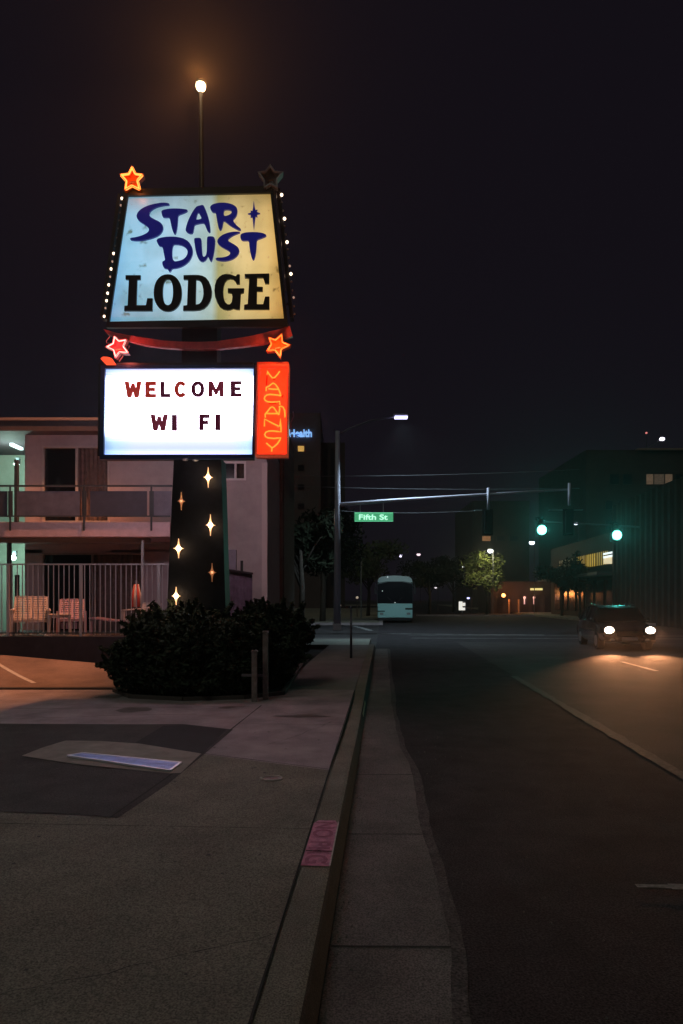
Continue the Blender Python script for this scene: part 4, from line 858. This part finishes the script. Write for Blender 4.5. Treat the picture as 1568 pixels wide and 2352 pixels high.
# wires
for nm_, p0, p1, D in (('upper', (640, 1093), (1330, 1078), 39), ('middle', (640, 1115), (1330, 1121), 39), ('lower', (780, 1173), (1100, 1172), 37)):
    mb = MB(); a, b = P(*p0, D), P(*p1, D); pts = [a.lerp(b, i / 12) - Vector((0, 0, .12 * (1 - (2 * i / 12 - 1) ** 2))) for i in range(13)]
    mb.tube(pts, .016, 5); own_origin(mb.build('overhead_wire', mat('wire', (.13, .13, .14), .5, .3), label={'upper': 'topmost thin wire crossing the street behind the traffic mast', 'middle': 'middle thin wire crossing behind the traffic mast arm', 'lower': 'lowest thin wire running below the traffic mast arm'}[nm_], cat='wire', group='overhead wires at the junction'))
# far mast with the two green signals
FDm = 48.0
FM = thing('far_traffic_mast', 'far traffic mast on the right whose arm carries two glowing green signals', 'traffic mast', (P(1660, 1420, FDm).x, FDm, 0))
DG = mat('dark_pole', (.10, .10, .11), .5, .3)
mb = MB(); px_ = P(1660, 1420, FDm).x; mb.tube([(px_, FDm, 0), (px_, FDm, 6.9)], .16, 10, r2=.12); mb.build('pole', DG, FM, smooth=True)
mb = MB(); mb.tube([(px_, FDm, P(1660, 1226, FDm).z), P(1500, 1212, FDm), P(1225, 1196, FDm)], .09, 8, r2=.045); mb.build('arm', DG, FM, smooth=True)
for x, y in ((1240, 1218), (1411, 1230)):
    c = P(x, y, FDm); pt = P(x, 1200, FDm); sh = signal_head(x, y - 28.5, FDm - .15, FM, True)
    mb = MB(); g = Vector((c.x, FDm - .42, c.z)); mb.sph(g, .33, 20, (1, .5, 1)); mb.build('green_glare_ball', mat('green_lit', (.3, 1, .8), .3, emit=(.18, 1.0, .80), es=6), sh, smooth=True)  # oversized glowing ball added for the glare of the green signal
    light('green_signal_light', 'SPOT', g - Vector((0, .32, 0)), 1100, (.09, 1, .84), (0, 0, 4.2), .15, 26, 1)

# ------------------------------------------------------------ bus
BW, BH, BL = 2.6, 3.35, 11.5
bd = 50.5; bxm = P(907, 1400, bd).x
BUS = thing('bus', 'pale coach with a big dark windscreen parked facing the camera at the far kerb', 'bus', (bxm, bd, -.15), -ROAD, local=True)
BP = mat('bus_paint_teal_lit', (.55, .70, .68), .45, var=.08, vs=1)  # green light falling on the bus put into a teal paint colour
mb = MB(); sec = [(-1.3, .35), (-1.3, 2.9), (-1.22, 3.25), (-1.0, 3.42), (0, 3.5), (1.0, 3.42), (1.22, 3.25), (1.3, 2.9), (1.3, .35)]
vs = [(x, .12 if z < 1.6 else .12 + (z - 1.6) * .13, z) for x, z in sec] + [(x, BL, z) for x, z in sec]; n = len(sec)
mb.add(vs, [(i, (i + 1) % n, n + (i + 1) % n, n + i) for i in range(n)] + [tuple(range(n)), tuple(range(n, 2 * n))[::-1]]); BB = mb.build('body', mat('bus_body_dark', (.10, .14, .14), .4), BUS)
mb = MB(); mb.add([(x * 1.003, (.1 if z < 2 else .11 + (z - 1.6) * .13), z + .004) for x, z in ((-1.3, 2.95), (-1.22, 3.25), (-1.0, 3.42), (0, 3.5), (1.0, 3.42), (1.22, 3.25), (1.3, 2.95), (.6, 3.06), (-.6, 3.06))] + [(x * 1.003, .6, z + .004) for x, z in ((-1.3, 2.95), (-1.22, 3.25), (-1.0, 3.42), (0, 3.5), (1.0, 3.42), (1.22, 3.25), (1.3, 2.95))], [tuple(range(9))] + [(i, i + 1, i + 10, i + 9) for i in range(6)]); mb.build('roof_cap', BP, BUS)
mb = MB(); vs = [(-1.28, .08, 1.45), (1.28, .08, 1.45), (1.28, .25, 2.85), (.5, .26, 3.02), (-.5, .26, 3.02), (-1.28, .25, 2.85)]
mb.quad(*vs); mb.build('windscreen', mat('bus_glass', (.008, .008, .012), .15, spec=.3), BUS)
mb = MB(); mb.box((-1.27, .02, .38), (1.27, .119, 1.42)); mb.build('front_panel', mat('bus_front_teal_lit', (.40, .74, .72), .4), BUS, bevel=.03)  # green reflection on the front put into the panel colour
for a_, b_ in (((-1.28, .0, .82), (-.75, .018, .9)), ((.75, .0, .98), (1.28, .018, 1.1))): mb = MB(); mb.box(a_, b_); mb.build('dark_trim', mat('bus_trim', (.02, .05, .045), .4), BUS)
mb = MB(); mb.box((-1.25, .0, .18), (1.25, BL, .345)); mb.build('skirt', FRAME, BUS)
for x in (-1, 1):
    mb = MB(); mb.box((x * 1.12, -.01, .6), (x * .86, .018, .76)); mb.build('headlight', mat('unlit_lamp', (.3, .35, .35), .1), BUS)
    mb = MB(); mb.tube([(x * 1.2, .3, 3.0), (x * 1.42, .0, 2.9), (x * 1.44, -.05, 2.6)], .025, 6); mb.box((x * 1.36, -.12, 2.15), (x * 1.52, -.04, 2.6)); mb.build('mirror', FRAME, BUS)
    mb = MB(); mb.tube([(x * .1, .05, 1.46), (x * .55, .1, 1.9)], .015, 5); mb.build('wiper', FRAME, BUS)
    for y in (2.4, 8.6): mb = MB(); mb.tube([(x * 1.28, y, .5), (x * .95, y, .5)], .5, 18); mb.build('wheel', mat('tyre', (.02, .02, .02), .8), BUS)
    mb = MB(); mb.box((x * 1.305, .8, 1.6), (x * 1.31, 11, 2.75)); mb.build('side_windows', DARKG, BUS)
for x, z in ((-.55, 3.38), (0.0, 1.50), (-.93, 2.35)):
    mb = MB(); mb.sph((x, .05 if z < 3 else .34, z), .05 if z > 3 else .035, 8); mb.build('marker_lamp', mat('marker', (.8, .9, .9), .3, emit=(.8, .9, .9), es=.7), BUS, smooth=True)

# ------------------------------------------------------------ car
cd = 23.2; cxm = P(1446, 1450, cd).x
CAR = thing('car', 'dark hatchback with glowing warm headlights driving towards the camera', 'car', (cxm, cd, -.15), -ROAD - R(4), local=True)
CP = mat('dark_car_paint', (.016, .014, .02), .22, spec=.6, coat=.6)
CG = mat('car_glass', (.012, .012, .015), .06)
half = [(0, .30, .62, .80), (.05, .34, .76, .84), (.5, .30, .86, .88), (1.05, .26, .95, .9), (1.9, .24, 1.0, .91), (3.1, .24, 1.02, .91), (3.9, .3, 1.0, .88), (4.2, .36, .92, .84)]
mb = MB(); ring = []
for (y, zb, zt_, w) in half:
    ring.append([(-w + .05, y, zb), (-w, y, zb + .12), (-w, y, (zb + zt_) / 2), (-w + .05, y, zt_ - .05), (-w + .16, y, zt_), (w - .16, y, zt_), (w - .05, y, zt_ - .05), (w, y, (zb + zt_) / 2), (w, y, zb + .12), (w - .05, y, zb)])
n = 10; vs = [v for r_ in ring for v in r_]
fs = [(i * n + k, i * n + (k + 1) % n, (i + 1) * n + (k + 1) % n, (i + 1) * n + k) for i in range(len(half) - 1) for k in range(n)] + [tuple(range(n)), tuple((len(half) - 1) * n + k for k in range(n))[::-1]]
mb.add(vs, fs); BODY = mb.build('body', CP, CAR, smooth=False, bevel=.02)
cab = [(1.0, .96, .97, .76), (1.55, .97, 1.42, .64), (1.9, .98, 1.49, .62), (2.9, .99, 1.50, .62), (3.6, .99, 1.38, .62), (4.05, .97, .99, .74)]
mb = MB(); vs = []
for (y, zb, zt_, w) in cab: vs += [(-.80, y, zb - .03), (-w, y, zt_), (w, y, zt_), (.80, y, zb - .03)]
fs = [(i * 4 + k, i * 4 + k + 1, (i + 1) * 4 + k + 1, (i + 1) * 4 + k) for i in range(5) for k in range(3)] + [(0, 1, 2, 3), (20, 21, 22, 23)]
mb.add(vs, fs); mb.build('glasshouse', CG, CAR)
mb = MB(); mb.add([(-.66, 1.5, 1.435), (.66, 1.5, 1.435), (.64, 1.9, 1.505), (-.64, 1.9, 1.505), (-.64, 2.9, 1.515), (.64, 2.9, 1.515), (.63, 3.5, 1.42), (-.63, 3.5, 1.42)], [(0, 1, 2, 3), (3, 2, 5, 4), (4, 5, 6, 7)])
for x in (-1, 1): mb.bar((x * .79, 1.02, .97), (x * .655, 1.53, 1.43), .05); mb.bar((x * .82, 2.6, .98), (x * .645, 2.6, 1.5), .05); mb.bar((x * .78, 4.0, .98), (x * .64, 3.55, 1.4), .07)
mb.build('roof', CP, CAR)
mb = MB(); 
for x in (-.6, -.2, .2, .6): mb.tube([(x, 1.65, 1.56), (x, 2.9, 1.575)], .015, 6) if abs(x) > .5 else None
mb.bar((-.55, 1.52, 1.455), (.55, 1.52, 1.455), .02); mb.build('roof_rails', mat('rail_chrome', (.7, .7, .72), .2, 1), CAR)
HL = mat('headlight_lit', (1, .9, .8), .2, emit=(1, .80, .62), es=14)
for x in (-1, 1):
    mb = MB(); mb.sph((x * .66, .03, .70), .145, 16, (1.15, .4, .9)); hl = mb.build('headlight', HL, CAR, smooth=True)
    mb = MB(); mb.tube([(x * .66 + .16 * math.cos(a), .02, .70 + .12 * math.sin(a)) for a in [i * math.pi / 8 for i in range(16)]], .014, 6, True); mb.build('bezel', mat('bezel', (.4, .4, .42), .2, 1), hl)
    mb = MB(); mb.sph((x * .93, 1.25, 1.02), .1, 10, (1.1, .6, .75)); mb.build('mirror', CP, CAR, smooth=True)
    for y in (.85, 3.4):
        mb = MB(); mb.tube([(x * .9, y, .31), (x * .68, y, .31)], .31, 22); wv = mb.build('wheel', mat('tyre', (.02, .02, .02), .8), CAR)
        mb = MB(); mb.tube([(x * .915, y, .31), (x * .90, y, .31)], .19, 14); mb.build('rim', mat('alloy', (.4, .4, .42), .3, .9), wv)
    mb = MB(); mb.sph((x * .55, -.02, .38), .06, 10, (1.3, .4, .7)); mb.build('fog_lamp', mat('fog_glass', (.3, .3, .3), .1), CAR)
mb = MB(); mb.box((-.42, -.02, .50), (.42, .02, .66)); [mb.bar((-.42, -.025, .53 + i * .035), (.42, -.025, .53 + i * .035), .01) for i in range(4)]; mb.build('grille', mat('grille', (.05, .05, .05), .3, .5), CAR)
mb = MB(); mb.box((-.26, -.035, .36), (.26, -.02, .47)); mb.build('number_plate', mat('plate', (.22, .22, .25), .5), CAR)
mb = MB(); mb.box((-.82, -.03, .28), (.82, .03, .35)); mb.build('bumper', FRAME, CAR)
Mc = Matrix.Translation(Vector((cxm, cd, -.15))) @ Matrix.Rotation(-ROAD - R(4), 4, 'Z')
for x in (-.66, .66):
    p0 = Mc @ Vector((x, -.12, .70)); p1 = Mc @ Vector((x - .3, -7.0, -.1))
    light('headlight_beam', 'SPOT', p0, 1050, (1, .40, .17), p0 + Vector((-1.6, -4.6, -.85)), .08, 34, 1)
    light('headlight_spill', 'SPOT', Mc @ Vector((x, -.2, .72)), 50, (1, .60, .36), (0, 0, 1.9), .06, 40, 1)

# ------------------------------------------------------------ distant buildings
BRD = mat('dim_stucco', (.12, .09, .09), .85, var=.15, vs=.3); BRD2 = mat('dim_brown', (.06, .045, .042), .85, var=.2, vs=.4)
WDK = mat('dim_window', (.015, .015, .02), .3)
def lit(name, c, s): return mat(name, (.5, .4, .3), .5, emit=lin(c), es=s, var=.3, vs=3)
HD = 120.0
HB = thing('tall_building', 'distant tall building with blue lit rooftop lettering and one yellow window', 'building', (txy(660, HD), HD, 0))
def wallbox(x0, x1, yt, D, dep, z0=-.2):
    mb = MB(); mb.box((P(x0, 1300, D).x, D, z0), (P(x1, 1300, D).x, D + dep, P(x0, yt, D).z)); return mb
wallbox(560, 736, 948, HD, 20).build('wall', BRD, HB); wallbox(736.2, 792, 1016, HD + 2, 18).build('lower_wing', BRD2, HB)
obj('sign_letters', fit_text('Health', 664, 716, 986, 1003.5, HD - .3, .03, .1), mat('blue_sign', (.5, .7, 1), .4, emit=lin((125, 175, 235)), es=1.25), HB)
rnd = random.Random(4)
for r in range(6):
    for k in range(4):
        x0 = 612 + k * 24 + (24 if k > 2 else 0) * 0; y0 = 1024 + r * 44; w = 14
        on = (k == 3 and r == 0)
        mb = MB(); a = P(x0, y0 + 12.5, HD); b = P(x0 + w, y0, HD); mb.box((a.x, HD - .08, a.z), (b.x, HD - .02, b.z)); o = mb.build('window', lit('lit_window', (190, 145, 70), 1.0) if on else WDK, HB)
for k in range(3):
    mb = MB(); a = P(744 + k * 15, 1060, HD + 2); mb.box((a.x, HD + 1.92, 4), (P(752 + k * 15, 1060, HD + 2).x, HD + 1.98, P(744, 1030, HD + 2).z)); mb.build('window_strip', WDK, HB)
# large block on the right, far
TD = 105.0
TB = thing('hotel_block', 'large dim block high on the right with two faint lit windows', 'building', (txy(1500, TD), TD, 0))
wallbox(1345, 1620, 1033, TD, 25).build('wall', BRD2, TB)
mb = MB(); mb.box((P(1462, 1031, TD).x, TD - .4, P(0, 1034, TD).z), (P(1620, 1031, TD).x, TD + 20, P(0, 1030, TD).z)); mb.build('roof_edge', mat('roof_edge', (.3, .22, .18), .7), TB)
for x0, x1, on in ((1484, 1499, 1), (1502, 1524, 2), (1527, 1543, 1), (1400, 1420, 0), (1430, 1450, 0), (1550, 1568, 0)):
    mb = MB(); a = P(x0, 1112, TD); b = P(x1, 1089, TD); mb.box((a.x, TD - .1, a.z), (b.x, TD - .02, b.z)); mb.build('window', (WDK, lit('faint_window', (72, 56, 44), 1.0), lit('fainter_window', (48, 38, 32), 1.0))[on], TB)
for row in (1150, 1195):
    for x0 in range(1390, 1568, 30):
        mb = MB(); a = P(x0, row + 20, TD); b = P(x0 + 16, row, TD); mb.box((a.x, TD - .1, a.z), (b.x, TD - .02, b.z)); mb.build('window', WDK, TB)
# middle distance towers behind the junction
MB1 = thing('mid_block', 'dim brown building with one orange window above the lit tree', 'building', (txy(1120, 130), 130, 0))
wallbox(1085, 1215, 1150, 130, 20).build('wall', BRD2, MB1)
mb = MB(); a = P(1107, 1242, 130); b = P(1126, 1231, 130); mb.box((a.x, 129.9, a.z), (b.x, 129.97, b.z)); mb.build('window', lit('orange_window', (120, 80, 48), 1.0), MB1)
for x0 in (1140, 1170):
    mb = MB(); a = P(x0, 1242, 130); b = P(x0 + 18, 1231, 130); mb.box((a.x, 129.9, a.z), (b.x, 129.97, b.z)); mb.build('window', WDK, MB1)
# right-hand ribbed building along the road with yellow lit upper windows
sR = 18.0
RB = thing('ribbed_building', 'long dark ribbed building on the right with a row of yellow lit windows', 'building', ST(sR + 3, 50, 0))
RBW = mat('ribbed_wall', (.03, .024, .023), .8, var=.2, vs=.6)
mb = MB(); slab(mb, sR, sR + 9, 38, 54.5, 9.0, -.2); mb.build('wall', RBW, RB)
mb = MB(); slab(mb, sR + .25, sR + 8, 54.51, 76, 7.0, -.2); mb.build('wall', RBW, RB)
mb = MB()
t = 38.2
while t < 54.4: slab(mb, sR - .22, sR - .003, t, t + .3, 8.9, -.15); t += .95
mb.build('ribs', mat('rib_concrete', (.05, .04, .036), .8, var=.2, vs=1), RB)
def tpx(x): return sR * FPX * math.cos(ROAD) / max(1, (x - 880))
YW = [(1270, 1286, .05, (60, 50, 34)), (1289, 1304, .1, (80, 58, 34)), (1307, 1326, 1, (132, 104, 28)), (1329, 1349, 1, (168, 138, 42)), (1352, 1373, 1, (138, 118, 48))]
for x0, x1, k, c in YW:
    ta, tb = tpx(x1), tpx(x0); mb = MB(); slab(mb, sR + .17, sR + .245, ta, tb, 5.55, 4.45); wv = mb.build('window', lit('yellow_window', c, 1.0), RB)
    mb = MB(); N = 5
    for i in range(N + 1): u = ta + (tb - ta) * i / N; slab(mb, sR + .12, sR + .165, u - .05, u + .05, 5.6, 4.4)
    mb.build('mullions', mat('mullion', (.05, .04, .03), .7), wv)
for k in range(2):
    pass
mb = MB(); slab(mb, sR - 1.4, sR + .24, 54.6, 75, 3.75, 3.5); mb.build('canopy', mat('canopy_dark', (.07, .075, .075), .6), RB)
for i in range(7):
    mb = MB(); slab(mb, sR + .16, sR + .245, 55.2 + i * 2.8, 57.2 + i * 2.8, 3.2, .5); mb.build('shop_window', mat('shop_glass', (.03, .03, .035), .2), RB)
LS = thing('lit_sign_box', 'small white striped lit sign box mounted beside the yellow windows', 'sign', (P(1399, 1294, 53.5).x, 53.5, P(1399, 1294, 53.5).z))
mb = MB(); a = P(1390, 1294, 53.5); b = P(1410, 1278, 53.5); mb.box((a.x, 53.5, a.z), (b.x, 53.9, b.z)); mb.build('beige_box', lit('beige_panel', (215, 200, 160), 1.0), LS)
for y0 in (1266, 1273.5):
    mb = MB(); mb.add([P(1388, y0 + 3.5, 53.4), P(1413, y0 - 1.5, 53.4), P(1413, y0 + 3, 53.4), P(1388, y0 + 8, 53.4)] + [P(x, y, 53.4) + Vector((0, .3, 0)) for x, y in ((1388, y0 + 3.5), (1413, y0 - 1.5), (1413, y0 + 3), (1388, y0 + 8))], [(0, 1, 2, 3), (7, 6, 5, 4), (0, 4, 5, 1), (1, 5, 6, 2), (2, 6, 7, 3), (3, 7, 4, 0)])
    mb.build('white_stripe', lit('white_stripe', (225, 240, 240), 1.3), LS)
# low shopfront beyond the junction, orange lit
SF = thing('shopfront', 'low building beyond the junction with orange entrance light and yellow strip', 'building', (txy(1190, 84), 84, 0))
wallbox(1128, 1300, 1335, 84, 8).build('wall', mat('shop_wall', (.07, .045, .04), .85, var=.2, vs=.8), SF)
mb = MB(); mb.box(P(1219, 1355, 83.6), P(1244, 1350.5, 83.9)); mb.build('strip_light', lit('yellow_strip', (225, 210, 130), 1.1), SF)
for x0 in (1140, 1165, 1196, 1222, 1250, 1274):
    mb = MB(); a = P(x0, 1405, 84); b = P(x0 + 14, 1368, 84); mb.box((a.x, 83.9, a.z), (b.x, 83.97, b.z)); mb.build('door', mat('shop_door', (.05, .03, .03), .3), SF)
for x in (1169, 1191):
    mb = MB(); mb.tube([P(x, 1411, 82), P(x, 1376, 82)], .1, 6); mb.build('column', mat('shop_column', (.6, .35, .2), .7), SF)
p = P(1156, 1367, 82); light('entrance_light', 'POINT', p + Vector((0, -.6, .2)), 150, (1, .33, .08), size=.2)
mb = MB(); mb.sph(p, .24, 12); mb.build('entrance_lamp', mat('orange_globe', (1, .5, .2), .3, emit=(1, .33, .09), es=5), SF, smooth=True)
for x in (1204, 1226):
    p = P(x, 1372, 82.5); mb = MB(); mb.sph(p, .16, 10); mb.tube([p, p - Vector((0, 0, .8))], .07, 6); mb.build('wall_lamp', lit('pink_lamp', (235, 170, 160), 1.1), SF, smooth=True)
    light('pink_light', 'POINT', p + Vector((0, -.5, 0)), 22, (1, .45, .35), size=.15)
# distant street lamps
def slamp(label, x, y, D, r, c, s, pole=True):
    p = P(x, y, D); t = thing('street_lamp', label, 'street lamp', (p.x + .3, D, 0), 0, 'small distant street lamps')
    if pole: mb = MB(); mb.tube([(p.x + .3, D, 0), (p.x + .3, D, p.z + .1), (p.x, D, p.z + .22)], .05, 6); mb.build('pole', DG, t)
    mb = MB(); mb.sph(p, r, 12, (1.25, 1, .9)); mb.build('lamp_globe', mat('lamp_globe', (1, 1, 1), .3, emit=c, es=s), t, smooth=True)
    mb = MB(); mb.sph(p + Vector((0, 0, r * .8)), r * 1.1, 10, (1.3, 1.1, .5)); mb.build('lamp_cap', DG, t, smooth=True)
    return p
WB = (.75, .82, 1)
pl_ = slamp('white lamp shining just above the lit green tree', 1125.5, 1265, 74, .24, WB, 5)
light('tree_lamp_light', 'POINT', pl_ + Vector((-.2, -.9, -.4)), 420, (1, .95, .6), size=.2)
slamp('bluish white lamp just below the left green signal', 1221, 1246, 80, .26, WB, 5)
slamp('faint white lamp between the two green signals', 1322, 1202, 90, .22, WB, 2.5)
slamp('small violet white lamp above the bus', 920, 1276, 95, .22, (.75, .7, 1), 3)
slamp('small pinkish lamp up and right of the bus', 961, 1273, 110, .25, (1, .75, .85), 1.6)
slamp('tiny white lamp left of the lit tree', 1063, 1301.5, 110, .16, (1, 1, 1), 1.2)
slamp('tiny dim lamp farthest left of the lit tree', 1042, 1312, 120, .16, (1, .95, .9), .8)
slamp('tiny white lamp low to the right of the bus', 1000, 1349, 90, .14, (1, .9, 1), 1.0)
slamp('bluish lamp low beside the white signboard', 1075, 1373, 80, .13, (.5, .5, 1), 3)
p = P(1520, 1008, 100); t = thing('rooftop_lamp', 'bright white lamp standing on the roof of the right block', 'lamp', (p.x, 106, P(1520, 1031, 106).z)); mb = MB(); mb.tube([(p.x, 106, P(1520, 1031, 106).z), P(1520, 1011, 106)], .06, 6); mb.build('pole', DG, t); mb = MB(); mb.sph(P(1520, 1008, 106), .34, 12, (1.2, 1, .8)); mb.build('lamp_globe', mat('roof_globe', (1, 1, 1), .3, emit=(.9, .85, 1), es=5), t, smooth=True)
t = thing('aviation_light', 'tiny red beacon left of the rooftop lamp', 'lamp', (P(1484, 1031, 106).x, 106, P(1484, 1031, 106).z)); mb = MB(); mb.tube([P(1484, 1031, 106), P(1484, 996, 106)], .05, 6); mb.build('pole', DG, t); mb = MB(); mb.sph(P(1484, 994, 106), .16, 10); mb.build('beacon', mat('red_beacon', (1, .3, .3), .3, emit=(1, .28, .25), es=.8), t, smooth=True)
# white signboard by the far pavement
t = thing('signboard', 'small white lit signboard beside the far pavement', 'sign', (P(1060, 1405, 70).x, 70, 0))
mb = MB(); mb.box(P(1054, 1401, 70), P(1061, 1381, 70.2)); mb.box(P(1061, 1401, 70.01), P(1067, 1395, 70.19)); mb.box(P(1063, 1391, 70.01), P(1067.5, 1384, 70.19)); mb.build('white_panel', lit('white_panel', (225, 225, 215), 1.1), t)
mb = MB(); mb.box(P(1053, 1402.5, 70.21), P(1069, 1379.5, 70.35)); mb.tube([P(1061, 1402, 70.3), (P(1061, 1402, 70.3).x, 70.3, 0)], .08, 6); mb.build('frame', DG, t)
# small things left of the bus
for lab, x, y, D in (('dim small lamp in the dark left of the bus', 780, 1390, 60), ('dim warm lamp nearest the left side of the bus', 820, 1372, 62)):
    p = P(x, y, D); t = thing('garden_lamp', lab, 'lamp', (p.x, D, 0)); mb = MB(); mb.tube([(p.x, D, 0), p], .05, 6); mb.build('pole', DG, t); mb = MB(); mb.sph(p, .12, 10); mb.build('lamp_globe', mat('dim_globe', (1, .9, .8), .3, emit=(1, .8, .6), es=.35), t, smooth=True)
t = thing('sign_pole', 'thin pale pole hanging below the green street sign in the distance', 'pole', (P(829, 1400, 58).x, 58, 0)); mb = MB(); mb.tube([(P(829, 1400, 58).x, 58, 0), P(829, 1205, 58)], .06, 6); mb.build('shaft', mat('pale_pole', (.16, .16, .15), .5), t); mb = MB(); mb.sph(P(829, 1203, 58), .09, 8); mb.build('cap', DG, t)

# ------------------------------------------------------------ thin volume added to give the lamps lens-like halos
hm = bpy.data.materials.new('halo_haze'); hm.use_nodes = True; nt = hm.node_tree; nt.nodes.remove(nt.nodes['Principled BSDF'])
pv = nt.nodes.new('ShaderNodeVolumePrincipled'); pv.inputs['Color'].default_value = (.9, .9, .92, 1); pv.inputs['Density'].default_value = .0005; pv.inputs['Anisotropy'].default_value = .85
nt.links.new(pv.outputs[0], nt.nodes['Material Output'].inputs['Volume'])
mb = MB(); mb.box((-420, -70, -1.2), (420, 920, 40)); hz = mb.build('halo_haze', hm, kind='stuff')
